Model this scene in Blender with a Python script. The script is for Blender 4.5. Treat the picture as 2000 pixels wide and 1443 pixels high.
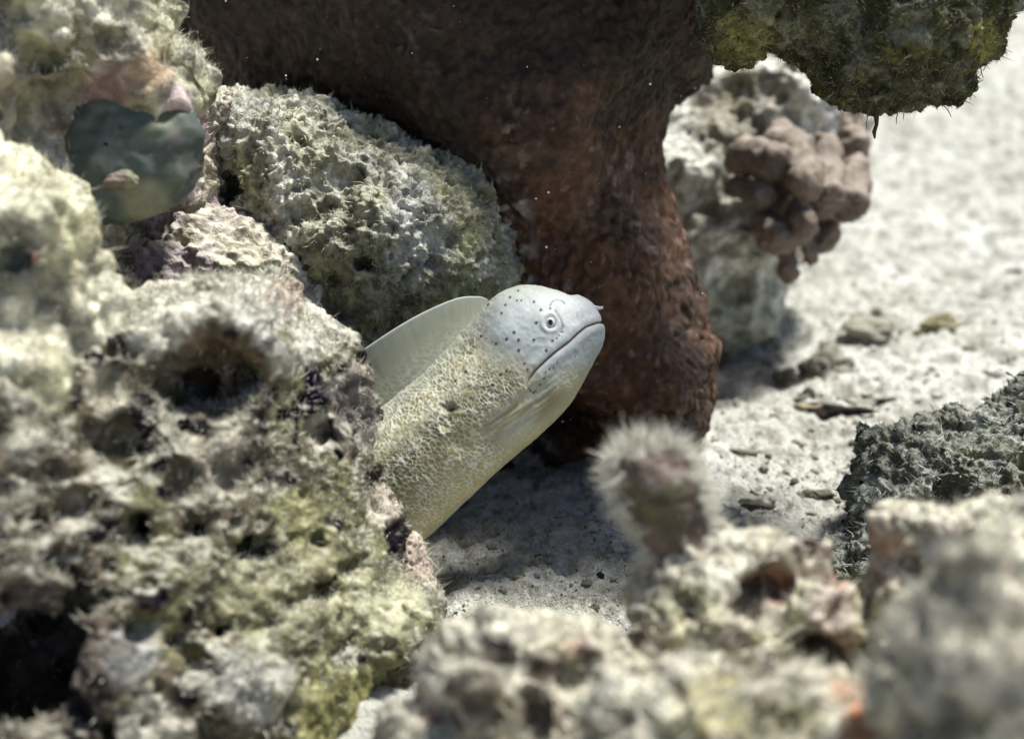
import bpy, math, random
import numpy as np

# ------------------------------------------------------------------ camera, sky, sun, exposure
for o in list(bpy.data.objects):
    bpy.data.objects.remove(o)
SC = bpy.context.scene
COL = SC.collection
PITCH = math.radians(16.0)
CAM = np.array([0.0, 0.0, 0.195])
FPX = 2000 * 50 / 36.0                      # focal length in photograph pixels
RV = np.array([1.0, 0, 0])
UV_ = np.array([0, math.sin(PITCH), math.cos(PITCH)])
FV = np.array([0, math.cos(PITCH), -math.sin(PITCH)])
MROT = np.stack([RV, UV_, FV])              # rows: right, up, forward

cam = bpy.data.cameras.new('camera'); cam.lens = 50; cam.sensor_width = 36
cam.clip_start = 0.01; cam.clip_end = 200
cam.dof.use_dof = True; cam.dof.focus_distance = 0.468; cam.dof.aperture_fstop = 9.0
co = bpy.data.objects.new('camera', cam); COL.objects.link(co)
co.location = CAM; co.rotation_euler = (math.radians(90) - PITCH, 0, 0)
SC.camera = co

SUN_EL, SUN_AZ = 70.0, 70.0                 # azimuth measured from +Y (view direction) towards +X (right)
world = bpy.data.worlds.new('World'); SC.world = world; world.use_nodes = True
wn = world.node_tree.nodes; wl = world.node_tree.links
wn.clear()
sky = wn.new('ShaderNodeTexSky'); sky.sky_type = 'NISHITA'; sky.sun_disc = False
sky.sun_elevation = math.radians(SUN_EL); sky.sun_rotation = math.radians(SUN_AZ)
sky.air_density = 0.6; sky.dust_density = 0.8; sky.ozone_density = 0.6
bg = wn.new('ShaderNodeBackground'); bg.inputs['Strength'].default_value = 0.072
wo = wn.new('ShaderNodeOutputWorld')
wl.new(sky.outputs[0], bg.inputs[0]); wl.new(bg.outputs[0], wo.inputs[0])

sl = bpy.data.lights.new('sun', 'SUN'); sl.energy = 4.8; sl.angle = math.radians(12); sl.color = (1.0, 0.99, 0.92)
so = bpy.data.objects.new('sun', sl); COL.objects.link(so)
e, a = math.radians(SUN_EL), math.radians(SUN_AZ)
sdir = np.array([math.cos(e) * math.sin(a), math.cos(e) * math.cos(a), math.sin(e)])
from mathutils import Vector
so.rotation_euler = Vector(sdir).to_track_quat('Z', 'Y').to_euler()
so.location = (0.6, 0.6, 1.5)

SC.view_settings.view_transform = 'Standard'; SC.view_settings.look = 'None'
SC.view_settings.gamma = 1; SC.view_settings.use_curve_mapping = False
SC.view_settings.exposure = 0.56
SC.render.engine = 'CYCLES'
SC.cycles.use_denoising = True
SC.cycles.max_bounces = 6; SC.cycles.diffuse_bounces = 4

# ------------------------------------------------------------------ helpers: coordinates
def c2w(P):
    P = np.asarray(P, float)
    return P @ MROT + CAM
def px(u, v, d):
    """a point d metres in front of the camera seen at photograph pixel u, v (camera frame)"""
    return np.array([(u - 1000) / FPX * d, (721.5 - v) / FPX * d, d])
def pw(u, v, d): return c2w(px(u, v, d))
def w2px(P):
    C = (np.asarray(P) - CAM) @ MROT.T
    return 1000 + C[..., 0] / C[..., 2] * FPX, 721.5 - C[..., 1] / C[..., 2] * FPX
def sstep(a, b, x):
    t = np.clip((x - a) / (b - a), 0, 1)
    return t * t * (3 - 2 * t)

# ------------------------------------------------------------------ helpers: noise
RNG = np.random.default_rng(11)
LAT = RNG.random((64, 64, 64)).astype(np.float32)
JIT = RNG.random((64, 64, 64, 3)).astype(np.float32)
ROTN = np.array([[0.36, 0.48, -0.8], [-0.8, 0.6, 0.0], [0.48, 0.64, 0.6]], np.float32)
def vnoise(p):
    fl_ = np.floor(p); i = fl_.astype(np.int32); f = (p - fl_).astype(np.float32)
    f = f * f * f * (f * (f * 6 - 15) + 10)
    i0 = i & 63; i1 = (i + 1) & 63
    x0, y0, z0 = i0[..., 0], i0[..., 1], i0[..., 2]; x1, y1, z1 = i1[..., 0], i1[..., 1], i1[..., 2]
    fx, fy, fz = f[..., 0], f[..., 1], f[..., 2]
    def lx(y, z): return LAT[x0, y, z] * (1 - fx) + LAT[x1, y, z] * fx
    a = lx(y0, z0) * (1 - fy) + lx(y1, z0) * fy
    b = lx(y0, z1) * (1 - fy) + lx(y1, z1) * fy
    return a * (1 - fz) + b * fz
def fbm(p, size, octv=4, seed=0, gain=0.5):
    """-1..1 noise with features about size metres across"""
    q = (np.asarray(p) / size + np.array([17.3, 5.1, 9.7]) * (seed % 23 + 1)).astype(np.float32)
    s = np.zeros(q.shape[:-1], np.float32); a = 1.0; t = 0
    for _ in range(octv):
        s += a * (vnoise(q) * 2 - 1); t += a; a *= gain
        q = (q @ ROTN.T) * np.float32(2.03) + np.float32(3.7)
    return s / t * 1.7
def worley(p, size, seed=0, want2=False):
    q = np.asarray(p) / size + np.array([3.3, 8.9, 1.7]) * (seed + 1)
    i = np.floor(q).astype(np.int64); f = (q - i).astype(np.float32)
    f1 = np.full(q.shape[:-1], 9, np.float32); f2 = f1.copy()
    for dx in (-1, 0, 1):
        for dy in (-1, 0, 1):
            for dz in (-1, 0, 1):
                j = JIT[(i[..., 0] + dx) & 63, (i[..., 1] + dy) & 63, (i[..., 2] + dz) & 63]
                d = (j[..., 0] + dx - f[..., 0]) ** 2 + (j[..., 1] + dy - f[..., 1]) ** 2 + (j[..., 2] + dz - f[..., 2]) ** 2
                if want2: f2 = np.minimum(f2, np.maximum(f1, d))
                f1 = np.minimum(f1, d)
    return (np.sqrt(f1), np.sqrt(f2)) if want2 else np.sqrt(f1)
def nmask(p, size, lo, hi, seed=0, octv=3): return sstep(lo, hi, fbm(p, size, octv, seed))
def mixc(c, d, m):
    d = np.asarray(d, np.float32)
    return c * (1 - m[:, None]) + d * m[:, None]

# ------------------------------------------------------------------ helpers: meshes
def fast_mesh(name, V, faces, n=4, smooth=True):
    me = bpy.data.meshes.new(name)
    V = np.ascontiguousarray(V, np.float32); F = np.ascontiguousarray(faces, np.int32).reshape(-1, n)
    me.vertices.add(len(V)); me.vertices.foreach_set('co', V.ravel())
    me.loops.add(F.size); me.loops.foreach_set('vertex_index', F.ravel())
    me.polygons.add(len(F)); me.polygons.foreach_set('loop_start', np.arange(0, F.size, n, dtype=np.int32))
    me.polygons.foreach_set('use_smooth', np.full(len(F), smooth))
    me.update(calc_edges=True)
    return me
def set_col(me, C, name='Col'):
    at = me.color_attributes.new(name, 'FLOAT_COLOR', 'POINT')
    C = np.clip(C, 0, 1)
    at.data.foreach_set('color', np.concatenate([C, np.ones((len(C), 1))], 1).astype(np.float32).ravel())
def getv(me):
    a = np.empty(len(me.vertices) * 3, np.float32); me.vertices.foreach_get('co', a); return a.reshape(-1, 3).astype(float)
def getn(me):
    a = np.empty(len(me.vertices) * 3, np.float32); me.vertex_normals.foreach_get('vector', a); return a.reshape(-1, 3).astype(float)
def obj(name, me, mat, parent=None, origin=None):
    o = bpy.data.objects.new(name, me); COL.objects.link(o)
    me.materials.clear(); me.materials.append(mat)
    if origin is not None:
        V = getv(me) - np.asarray(origin); me.vertices.foreach_set('co', V.astype(np.float32).ravel()); me.update()
    if parent is not None:
        o.parent = parent                       # parent origins carry no rotation or scale
        up = np.zeros(3); q = parent
        while q is not None: up += np.asarray(q.location); q = q.parent
        o.location = (np.asarray(origin) if origin is not None else 0) - up
    elif origin is not None: o.location = origin
    return o
def tag(o, label=None, cat=None, group=None, kind=None):
    if label: o['label'] = label
    if cat: o['category'] = cat
    if group: o['group'] = group
    if kind: o['kind'] = kind
    return o
def empty(name, loc):
    o = bpy.data.objects.new(name, None); COL.objects.link(o); o.location = loc; o.empty_display_size = 0.01
    return o

def surface_nets(f, org, h):
    s = f < 0
    c = [s[i:s.shape[0] - 1 + i, j:s.shape[1] - 1 + j, k:s.shape[2] - 1 + k] for i in (0, 1) for j in (0, 1) for k in (0, 1)]
    tot = sum(x.astype(np.int8) for x in c)
    cells = np.argwhere((tot > 0) & (tot < 8))
    idx = np.full(tot.shape, -1, np.int64); idx[tuple(cells.T)] = np.arange(len(cells))
    acc = np.zeros((len(cells), 3)); cnt = np.zeros(len(cells))
    corners = [(i, j, k) for i in (0, 1) for j in (0, 1) for k in (0, 1)]
    for ca in corners:
        for ax in range(3):
            if ca[ax]: continue
            cb = list(ca); cb[ax] = 1
            fa = f[cells[:, 0] + ca[0], cells[:, 1] + ca[1], cells[:, 2] + ca[2]]
            fb = f[cells[:, 0] + cb[0], cells[:, 1] + cb[1], cells[:, 2] + cb[2]]
            m = (fa < 0) != (fb < 0)
            t = np.where(m, fa / np.where(m, fa - fb, 1), 0)
            p = np.tile(np.array(ca, float), (len(cells), 1)); p[:, ax] += t
            acc[m] += p[m]; cnt[m] += 1
    V = (cells + acc / cnt[:, None]) * h + org
    Q = []
    for ax in range(3):
        sl0 = [slice(None)] * 3; sl1 = [slice(None)] * 3
        sl0[ax] = slice(0, -1); sl1[ax] = slice(1, None)
        a_, b_ = s[tuple(sl0)], s[tuple(sl1)]
        e = np.argwhere(a_ != b_)
        o1, o2 = (ax + 1) % 3, (ax + 2) % 3
        ok = (e[:, o1] > 0) & (e[:, o2] > 0) & (e[:, o1] < idx.shape[o1]) & (e[:, o2] < idx.shape[o2])
        e = e[ok]
        if not len(e): continue
        inside = a_[tuple(e.T)]
        q = []
        for d1, d2 in ((-1, -1), (0, -1), (0, 0), (-1, 0)):
            g = e.copy(); g[:, o1] += d1; g[:, o2] += d2
            q.append(idx[tuple(g.T)])
        q = np.stack(q, 1)
        q[~inside] = q[~inside][:, ::-1]
        Q.append(q)
    Q = np.concatenate(Q); Q = Q[(Q >= 0).all(1)]
    return V, Q

def subdiv(me, levels):
    """refine the side that can be seen from around the camera; the hidden back keeps its coarse faces"""
    if levels == 0: return me
    V = getv(me); N = len(me.polygons)
    Fq = np.empty(N * 4, np.int32); me.loops.foreach_get('vertex_index', Fq); Fq = Fq.reshape(-1, 4)
    nn = np.empty(N * 3, np.float32); me.polygons.foreach_get('normal', nn); nn = nn.reshape(-1, 3)
    c = V[Fq].mean(1); vd = c - CAM; vd /= np.linalg.norm(vd, axis=1)[:, None]
    uu, vv = w2px(c)
    vis = ((nn * vd).sum(1) < .32) & (uu > -80) & (uu < 2080) & (vv > -80) & (vv < 1530)
    def sub(sel):
        f = Fq[sel]; used, inv = np.unique(f, return_inverse=True)
        return V[used], inv.reshape(-1, 4)
    Vf, Ff = sub(vis)
    fine = subdiv_all(fast_mesh('fine', Vf, Ff), levels)
    if vis.all(): bpy.data.meshes.remove(me); return fine
    Vb, Fb = sub(~vis)
    Va = getv(fine); Fa = np.empty(len(fine.loops), np.int32); fine.loops.foreach_get('vertex_index', Fa); Fa = Fa.reshape(-1, 4)
    bpy.data.meshes.remove(fine); bpy.data.meshes.remove(me)
    return fast_mesh('rock', np.concatenate([Va, Vb]), np.concatenate([Fa, Fb + len(Va)]))
def subdiv_all(me, levels):
    o = bpy.data.objects.new('work', me); COL.objects.link(o)
    m = o.modifiers.new('s', 'SUBSURF'); m.levels = levels; m.render_levels = levels; m.boundary_smooth = 'PRESERVE_CORNERS'
    dg = bpy.context.evaluated_depsgraph_get()
    r = bpy.data.meshes.new_from_object(o.evaluated_get(dg))
    bpy.data.objects.remove(o); bpy.data.meshes.remove(me)
    return r

def poly_sdf(P, X, Y):
    """signed distance to a closed polygon, negative inside"""
    d = np.full(X.shape, 1e9); ins = np.zeros(X.shape, bool)
    n = len(P)
    for i in range(n):
        ax, ay = P[i]; bx, by = P[(i + 1) % n]
        ex, ey = bx - ax, by - ay
        t = np.clip(((X - ax) * ex + (Y - ay) * ey) / (ex * ex + ey * ey + 1e-18), 0, 1)
        d = np.minimum(d, (X - ax - t * ex) ** 2 + (Y - ay - t * ey) ** 2)
        c = (ay > Y) != (by > Y)
        with np.errstate(divide='ignore', invalid='ignore'):
            xi = ax + (Y - ay) / (by - ay if by != ay else 1e-12) * ex
        ins ^= c & (X < xi)
    return np.where(ins, -np.sqrt(d), np.sqrt(d))

def rock_mesh(poly, d0, Tf, Tb, R, h, tilt=(0, 0), feats=(), prims=(), cuts=(), qn=(0.012, 0.003), fn=(0.02, 0.004), levels=1, seed=0, smooth=1):
    """a closed boulder: outline at its girth, own depth in front of and behind it, dents, bumps, lobes and caves"""
    poly = np.array(poly, float)
    uc, vc = poly.mean(0)
    dd = d0 + tilt[0] * (poly[:, 0] - uc) / 1000 + tilt[1] * (poly[:, 1] - vc) / 1000
    PX = (poly[:, 0] - 1000) / FPX * dd; PY = (721.5 - poly[:, 1]) / FPX * dd
    A = np.stack([PX, PY, np.ones_like(PX)], 1); pl = np.linalg.lstsq(A, dd, rcond=None)[0]
    m = 0.012
    lo = np.array([PX.min() - m, PY.min() - m, dd.min() - Tf * 1.5 - m]); hi = np.array([PX.max() + m, PY.max() + m, dd.max() + Tb * 1.3 + m])
    for p in list(prims):
        for q in p[:-1] if isinstance(p[-1], (int, float)) else p:
            c = px(q[0], q[1], q[2]); r = q[3] / FPX * q[2] + m
            lo = np.minimum(lo, c - r); hi = np.maximum(hi, c + r)
    n = np.ceil((hi - lo) / h).astype(int) + 1
    xs = lo[0] + np.arange(n[0]) * h; ys = lo[1] + np.arange(n[1]) * h; zs = lo[2] + np.arange(n[2]) * h
    X2, Y2 = np.meshgrid(xs, ys, indexing='ij')
    sd = poly_sdf(np.stack([PX, PY], 1), X2, Y2)
    W0 = pl[0] * X2 + pl[1] * Y2 + pl[2]
    extraF = np.zeros_like(X2)
    for k, u, v, r, amt in feats:
        d = d0 + tilt[0] * (u - uc) / 1000 + tilt[1] * (v - vc) / 1000 - Tf * 0.6
        c = px(u, v, d) ; c[:2] *= 1
        rr = r / FPX * d
        dist = np.sqrt((X2 - c[0]) ** 2 + (Y2 - c[1]) ** 2)
        if k == 'b': extraF += amt * np.exp(-(dist / rr) ** 2)
        if k == 'h': extraF -= amt * (1 - sstep(0.55, 1.1, dist / rr))
    G = np.stack(np.meshgrid(xs, ys, zs, indexing='ij'), -1).astype(np.float32)
    nq = fbm(G, qn[0], 3, seed) * qn[1]
    nf = fbm(G, fn[0], 3, seed + 5) * fn[1]
    q = -sd[:, :, None] + nq
    w = G[..., 2] - W0[:, :, None]
    s_ = np.clip(q / R, 0, 1); g = np.sqrt(1 - (1 - s_) ** 2)
    H = np.where(w < 0, (Tf + extraF[:, :, None]) , Tb) * g
    f = np.where(q > 0, np.abs(w) - H, np.sqrt(q * q + w * w)) + nf
    del H, w, s_, g, nq
    for p in prims:
        k = 0.006
        if isinstance(p[-1], (int, float)): k = p[-1]; p = p[:-1]
        a_ = px(*p[0][:3]); ra = p[0][3] / FPX * p[0][2]
        b_ = px(*p[-1][:3]); rb = p[-1][3] / FPX * p[-1][2]
        e_ = b_ - a_; t = np.clip(((G - a_) @ e_) / (e_ @ e_ + 1e-12), 0, 1)
        dist = np.sqrt(((G - a_ - t[..., None] * e_) ** 2).sum(-1)) - (ra + (rb - ra) * t) + nf
        hh = np.clip(0.5 + 0.5 * (f - dist) / k, 0, 1)
        f = f * (1 - hh) + dist * hh - k * hh * (1 - hh)
    for u, v, d, r in cuts:
        c = px(u, v, d); rr = r / FPX * d
        dist = rr - np.sqrt(((G - c) ** 2).sum(-1)) + nf
        f = np.maximum(f, dist)
    f[0] = f[-1] = 1; f[:, 0] = f[:, -1] = 1; f[:, :, 0] = f[:, :, -1] = 1
    V, Q = surface_nets(f, lo, h)
    V = c2w(V); Q = Q[:, ::-1]
    me = fast_mesh('rock', V, Q)
    # outward orientation: signed volume must be positive
    tri = V[Q[:, :3]]
    if np.einsum('ij,ij->i', tri[:, 0] - V.mean(0), np.cross(tri[:, 1] - tri[:, 0], tri[:, 2] - tri[:, 0])).sum() < 0: me.flip_normals()
    return subdiv(me, levels)

def dress(me, disp, colf):
    V = getv(me); N = getn(me)
    me.vertices.foreach_set('co', (V + N * disp(V, N)[:, None]).astype(np.float32).ravel()); me.update()
    V2 = getv(me); N2 = getn(me)
    set_col(me, colf(V2, N2))
    return me

def fuzz(me, n, length, width, colf, dens=None, bend=0.6, tilt=0.5, seed=0, sunk=0.1, front=True):
    """short algae filaments rooted in the surface of me (world coordinates)"""
    r = np.random.default_rng(seed)
    V = getv(me)
    me.calc_loop_triangles(); nt = len(me.loop_triangles)
    T = np.empty(nt * 3, np.int32); me.loop_triangles.foreach_get('vertices', T); T = T.reshape(-1, 3)
    A = V[T[:, 0]]; B = V[T[:, 1]] - A; C = V[T[:, 2]] - A
    NN = np.cross(B, C); ar = np.linalg.norm(NN, axis=1); NN /= ar[:, None] + 1e-12
    cen = A + (B + C) / 3; w = ar.copy()
    if front:
        vd = cen - CAM; vd /= np.linalg.norm(vd, axis=1)[:, None]
        w *= ((NN * vd).sum(1) < 0.35)
        uu, vv = w2px(cen); w *= ((uu > -120) & (uu < 2120) & (vv > -120) & (vv < 1560))
    if dens is not None: w *= np.clip(dens(cen, NN), 0, None)
    k = r.choice(nt, n, p=w / w.sum())
    a, b = r.random(n), r.random(n); sw = a + b > 1; a[sw] = 1 - a[sw]; b[sw] = 1 - b[sw]
    P = A[k] + B[k] * a[:, None] + C[k] * b[:, None]
    d = NN[k] + r.normal(0, tilt, (n, 3)) + np.array([0, 0, 0.25]); d /= np.linalg.norm(d, axis=1)[:, None]
    L = (length * (0.35 + r.random(n) ** 1.7 * 1.2))[:, None]
    s = np.cross(d, r.normal(0, 1, (n, 3))); s /= np.linalg.norm(s, axis=1)[:, None] + 1e-9
    wd = (width * (0.6 + 0.8 * r.random(n)))[:, None]
    P = P - d * L * sunk
    bd = r.normal(0, bend, (n, 3)) * L
    M = P + d * L * 0.55 + bd * 0.25; E = P + d * L + bd
    Vv = np.stack([P - s * wd / 2, P + s * wd / 2, M - s * wd / 2.4, M + s * wd / 2.4, E], 1).reshape(-1, 3)
    base = np.arange(n)[:, None] * 5
    F = np.concatenate([base + [0, 1, 3], base + [0, 3, 2], base + [2, 3, 4]], 0)
    m2 = fast_mesh('turf', Vv, F, 3, True)
    cc = np.clip(colf(P, NN[k], r), 0, 1)
    set_col(m2, np.repeat(cc, 5, 0))
    return m2

# ------------------------------------------------------------------ materials
def surf_mat(name, rough=0.9, spec=0.15, fine=900, mid=260, bump=0.35, bumpd=0.0012, var=0.45, trans=0.0):
    m = bpy.data.materials.new(name); m.use_nodes = True
    nt = m.node_tree; N = nt.nodes; L = nt.links
    b = N['Principled BSDF']; b.inputs['Roughness'].default_value = rough; b.inputs['Specular IOR Level'].default_value = spec
    at = N.new('ShaderNodeAttribute'); at.attribute_name = 'Col'
    tc = N.new('ShaderNodeTexCoord')
    n1 = N.new('ShaderNodeTexNoise'); n1.inputs['Scale'].default_value = mid; n1.inputs['Detail'].default_value = 6; n1.inputs['Roughness'].default_value = 0.65
    n2 = N.new('ShaderNodeTexNoise'); n2.inputs['Scale'].default_value = fine; n2.inputs['Detail'].default_value = 3
    L.new(tc.outputs['Object'], n1.inputs['Vector']); L.new(tc.outputs['Object'], n2.inputs['Vector'])
    mr = N.new('ShaderNodeMapRange'); mr.inputs['From Min'].default_value = 0.3; mr.inputs['From Max'].default_value = 0.7
    mr.inputs['To Min'].default_value = 1 - var; mr.inputs['To Max'].default_value = 1 + var
    L.new(n1.outputs['Fac'], mr.inputs['Value'])
    mx = N.new('ShaderNodeVectorMath'); mx.operation = 'SCALE'
    L.new(at.outputs['Color'], mx.inputs[0]); L.new(mr.outputs[0], mx.inputs['Scale'])
    L.new(mx.outputs[0], b.inputs['Base Color'])
    if bump > 0:
        ad = N.new('ShaderNodeMath'); ad.operation = 'ADD'
        L.new(n1.outputs['Fac'], ad.inputs[0]); L.new(n2.outputs['Fac'], ad.inputs[1])
        bp = N.new('ShaderNodeBump'); bp.inputs['Strength'].default_value = bump; bp.inputs['Distance'].default_value = bumpd
        L.new(ad.outputs[0], bp.inputs['Height']); L.new(bp.outputs[0], b.inputs['Normal'])
    return m
M_ROCK = surf_mat('reef_rock', bump=0.6, bumpd=0.0015)
M_TURF = surf_mat('algae_turf', rough=0.8, bump=0, var=0.2)
M_BROWN = surf_mat('brown_crust', rough=0.75, spec=0.25, bump=0.4, bumpd=0.0008, var=0.35)
M_SAND = surf_mat('coral_sand', fine=1500, mid=520, bump=0.9, bumpd=0.0016, var=0.34)
M_CORAL = surf_mat('soft_coral', rough=0.8, bump=0.3, bumpd=0.0006, var=0.15)
M_SKIN = surf_mat('eel_skin', rough=0.58, spec=0.25, fine=2500, mid=800, bump=0.12, bumpd=0.0003, var=0.10)
M_SKIN.node_tree.nodes['Principled BSDF'].inputs['Subsurface Weight'].default_value = 0.06
M_SKIN.node_tree.nodes['Principled BSDF'].inputs['Subsurface Scale'].default_value = 0.0015
M_FIN = surf_mat('eel_fin', rough=0.45, spec=0.35, bump=0.0, var=0.05)
M_EYE = surf_mat('eel_eye', rough=0.12, spec=0.6, bump=0, var=0.02)
M_SPONGE = surf_mat('smooth_sponge', rough=0.6, spec=0.3, bump=0.15, bumpd=0.0006, var=0.18)

# ------------------------------------------------------------------ sand bed
CP = [(1000, 1200, .44), (860, 1190, .45), (1100, 970, .555), (1000, 1080, .49), (1240, 1120, .47), (1385, 860, .60), (1650, 1100, .50), (1950, 1000, .55),
      (1700, 700, .72), (1500, 560, .86), (1400, 720, .74), (2000, 560, .86), (1900, 100, 1.65), (1650, 420, 1.02), (2000, 300, 1.2), (1700, 250, 1.30), (800, 1050, .53), (500, 1150, .52), (600, 600, .85), (1200, 450, 1.0)]
CW = np.array([pw(*c) for c in CP])
EXTRA = np.array([[-.1, .25, 0.0], [.12, .25, 0.0], [-.5, .5, 0.0], [.6, .4, 0.04], [0, -.3, 0.0], [-.8, 1.3, 0.06], [.3, 2.5, .13], [1.6, 1.6, .13], [-1.5, 3., .14], [0, 4.5, .16]])
CW = np.concatenate([CW, EXTRA])
def tps(r): return np.where(r > 1e-9, r * r * np.log(r + 1e-12), 0)
nC = len(CW)
K = tps(np.linalg.norm(CW[:, None, :2] - CW[None, :, :2], axis=-1)) + np.eye(nC) * 0.002
PM = np.concatenate([np.ones((nC, 1)), CW[:, :2]], 1)
SOL = np.linalg.solve(np.block([[K, PM], [PM.T, np.zeros((3, 3))]]), np.concatenate([CW[:, 2], np.zeros(3)]))
def sand_base(x, y):
    x = np.asarray(x, float); y = np.asarray(y, float)
    xc = np.clip(x, -1.5, 1.6); yc = np.clip(y, -.3, 4.5)
    z = SOL[nC] + SOL[nC + 1] * xc + SOL[nC + 2] * yc
    for k in range(nC): z = z + SOL[k] * tps(np.hypot(xc - CW[k, 0], yc - CW[k, 1]))
    return z
def sand_z(x, y):
    x = np.asarray(x, float); y = np.asarray(y, float)
    p = np.stack([x, y, np.zeros_like(x)], -1)
    z = sand_base(x, y)
    z = z + 0.0035 * fbm(p, 0.06, 3, 1) + 0.0026 * fbm(p, 0.016, 3, 2) + 0.0009 * fbm(p, 0.005, 2, 3)
    z = z + 0.0008 * np.clip(fbm(p, 0.0026, 2, 6), -0.2, 1)
    w_ = worley(p, 0.011, 4)
    z = z - 0.0034 * sstep(0.45, 0.12, w_) * nmask(p, 0.04, -0.25, 0.35, 8)
    z = z + 0.004 * np.clip(fbm(p, 0.03, 3, 9), 0, 1) * sstep(.55, .8, y)      # small hollows
    return z
def angs():
    fine = np.linspace(math.radians(-5), math.radians(24), 400)
    mid = np.linspace(math.radians(24), math.radians(48), 90)[1:]
    rest = np.linspace(math.radians(48), math.radians(325), 60)[1:]
    mid2 = np.linspace(math.radians(325), math.radians(355), 40)[1:-1]
    return np.concatenate([fine, mid, rest, mid2])
TH = angs(); RR = np.concatenate([[0.03, 0.1, 0.2], np.geomspace(0.33, 2.4, 370), np.geomspace(2.6, 9, 14)])
TT, RG = np.meshgrid(TH, RR, indexing='ij')
SX = RG * np.sin(TT); SY = RG * np.cos(TT)
SZ = sand_z(SX, SY)
na, nr = TT.shape
ii, jj = np.meshgrid(np.arange(na), np.arange(nr - 1), indexing='ij')
i2 = (ii + 1) % na
F = np.stack([ii * nr + jj, ii * nr + jj + 1, i2 * nr + jj + 1, i2 * nr + jj], -1).reshape(-1, 4)[:, ::-1]
F = F[:, ::-1]
me = fast_mesh('sand', np.stack([SX, SY, SZ], -1).reshape(-1, 3), F[:, ::-1])
p3 = np.stack([SX, SY, SX * 0], -1).reshape(-1, 3)
C = np.tile(np.array([.60, .595, .535], np.float32), (len(p3), 1))
C = mixc(C, [.70, .695, .645], nmask(p3, 0.05, -.1, .6, 21))
C = mixc(C, [.36, .35, .30], nmask(p3, 0.011, .0, .55, 22) * .8)
C = mixc(C, [.22, .20, .16], nmask(p3, 0.0045, .35, .7, 23) * .8)
set_col(me, C)
sand = obj('sand', me, M_SAND); sand['kind'] = 'structure'

# ------------------------------------------------------------------ colour recipes for reef rock
def reef_col(base=(.24, .215, .15), pale=(.60, .57, .46), yel=(.42, .40, .20), dark=(.10, .08, .07), up=0.5, py=0.3, pd=0.4, seed=0, size=0.02, pink=None, patches=(), th=(-.15, .45), du=(.25, .85)):
    def f(V, N):
        C = np.tile(np.array(base, np.float32), (len(V), 1))
        C = mixc(C, pale, nmask(V, size, th[0], th[1], seed + 30))
        C = mixc(C, yel, nmask(V, size * 1.6, .0, .5, seed + 31) * py * 2)
        C = mixc(C, dark, nmask(V, size * .45, .15, .6, seed + 32) * pd * 1.6)
        if pink is not None: C = mixc(C, pink, nmask(V, size * 1.2, .1, .5, seed + 33) * .8)
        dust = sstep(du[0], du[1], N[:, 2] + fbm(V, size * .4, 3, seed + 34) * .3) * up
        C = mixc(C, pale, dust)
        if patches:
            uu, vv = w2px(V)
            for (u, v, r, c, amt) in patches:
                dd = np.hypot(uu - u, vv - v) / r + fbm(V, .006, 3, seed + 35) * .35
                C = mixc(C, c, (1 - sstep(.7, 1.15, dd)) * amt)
        C *= (1 + .28 * fbm(V, .0035, 3, seed + 36))[:, None]
        return C
    return f
def reef_disp(a1=.004, s1=.02, a2=.0018, s2=.006, a3=.0007, s3=.002, pit=.003, pits=.012, pitr=.35, seed=0, gran=0, gs=.0024):
    def f(V, N):
        d = a1 * fbm(V, s1, 3, seed + 40) + a2 * fbm(V, s2, 3, seed + 41) + a3 * fbm(V, s3, 2, seed + 42)
        if gran > 0: d = d + gran * (1 - sstep(.05, .65, worley(V, gs, seed + 9)))
        if pit > 0:
            w_ = worley(V + .15 * pits * np.stack([fbm(V, pits, 2, seed + 43)] * 3, -1), pits, seed)
            d = d - pit * sstep(pitr, pitr * .55, w_)
            w_ = worley(V, pits * .45, seed + 3)
            d = d - pit * .45 * sstep(pitr * .9, pitr * .4, w_)
        return d
    return f
def ground_at(me):
    V = getv(me); c = V[:, :2].mean(0)
    return np.array([c[0], c[1], V[:, 2].min()])

# ------------------------------------------------------------------ overhanging rock: brown pillar, green ledge
root = empty('overhang_rock', pw(1150, 950, .59))
tag(root, 'tall overhanging reef rock with brown crusted pillar rising behind the pale eel', 'reef rock')
pil = [(250, -330), (1460, -330), (1425, -60), (1395, 60), (1385, 100), (1375, 130), (1340, 165), (1305, 185), (1290, 230), (1275, 265), (1270, 310), (1285, 370), (1310, 420), (1330, 470), (1340, 520), (1348, 590),
       (1368, 640), (1384, 690), (1386, 780), (1378, 850), (1320, 870), (1240, 950), (1180, 975), (1110, 975), (1050, 962), (1000, 945), (930, 880), (880, 700), (850, 500), (760, 340), (620, 270), (500, 250), (340, 120)]
me = rock_mesh(pil, .59, .055, .12, .045, .0034, levels=2, seed=3, qn=(.02, .0025), fn=(.03, .004),
               feats=[('b', 1180, 560, 180, .012), ('b', 900, 230, 260, .02), ('h', 1090, 900, 150, .055), ('b', 1330, 760, 70, .012), ('b', 1050, -80, 330, .085), ('b', 1330, 60, 90, .015), ('b', 820, 130, 80, -.012)])
def brown_disp(V, N):
    q = V * np.array([1, 1, .62]) + .0022 * np.stack([fbm(V, .008, 2, 50), fbm(V, .008, 2, 51), fbm(V, .008, 2, 52)], -1)
    f1 = worley(q, .0036, 7)
    uu, vv = w2px(V)
    d = .0024 * (1 - np.clip(f1 / .8, 0, 1) ** 2) * (.35 + .65 * nmask(V, .02, -.5, .3, 55))
    return d + .0022 * fbm(V, .022, 3, 53) + .0008 * fbm(V, .006, 2, 54)
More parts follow.
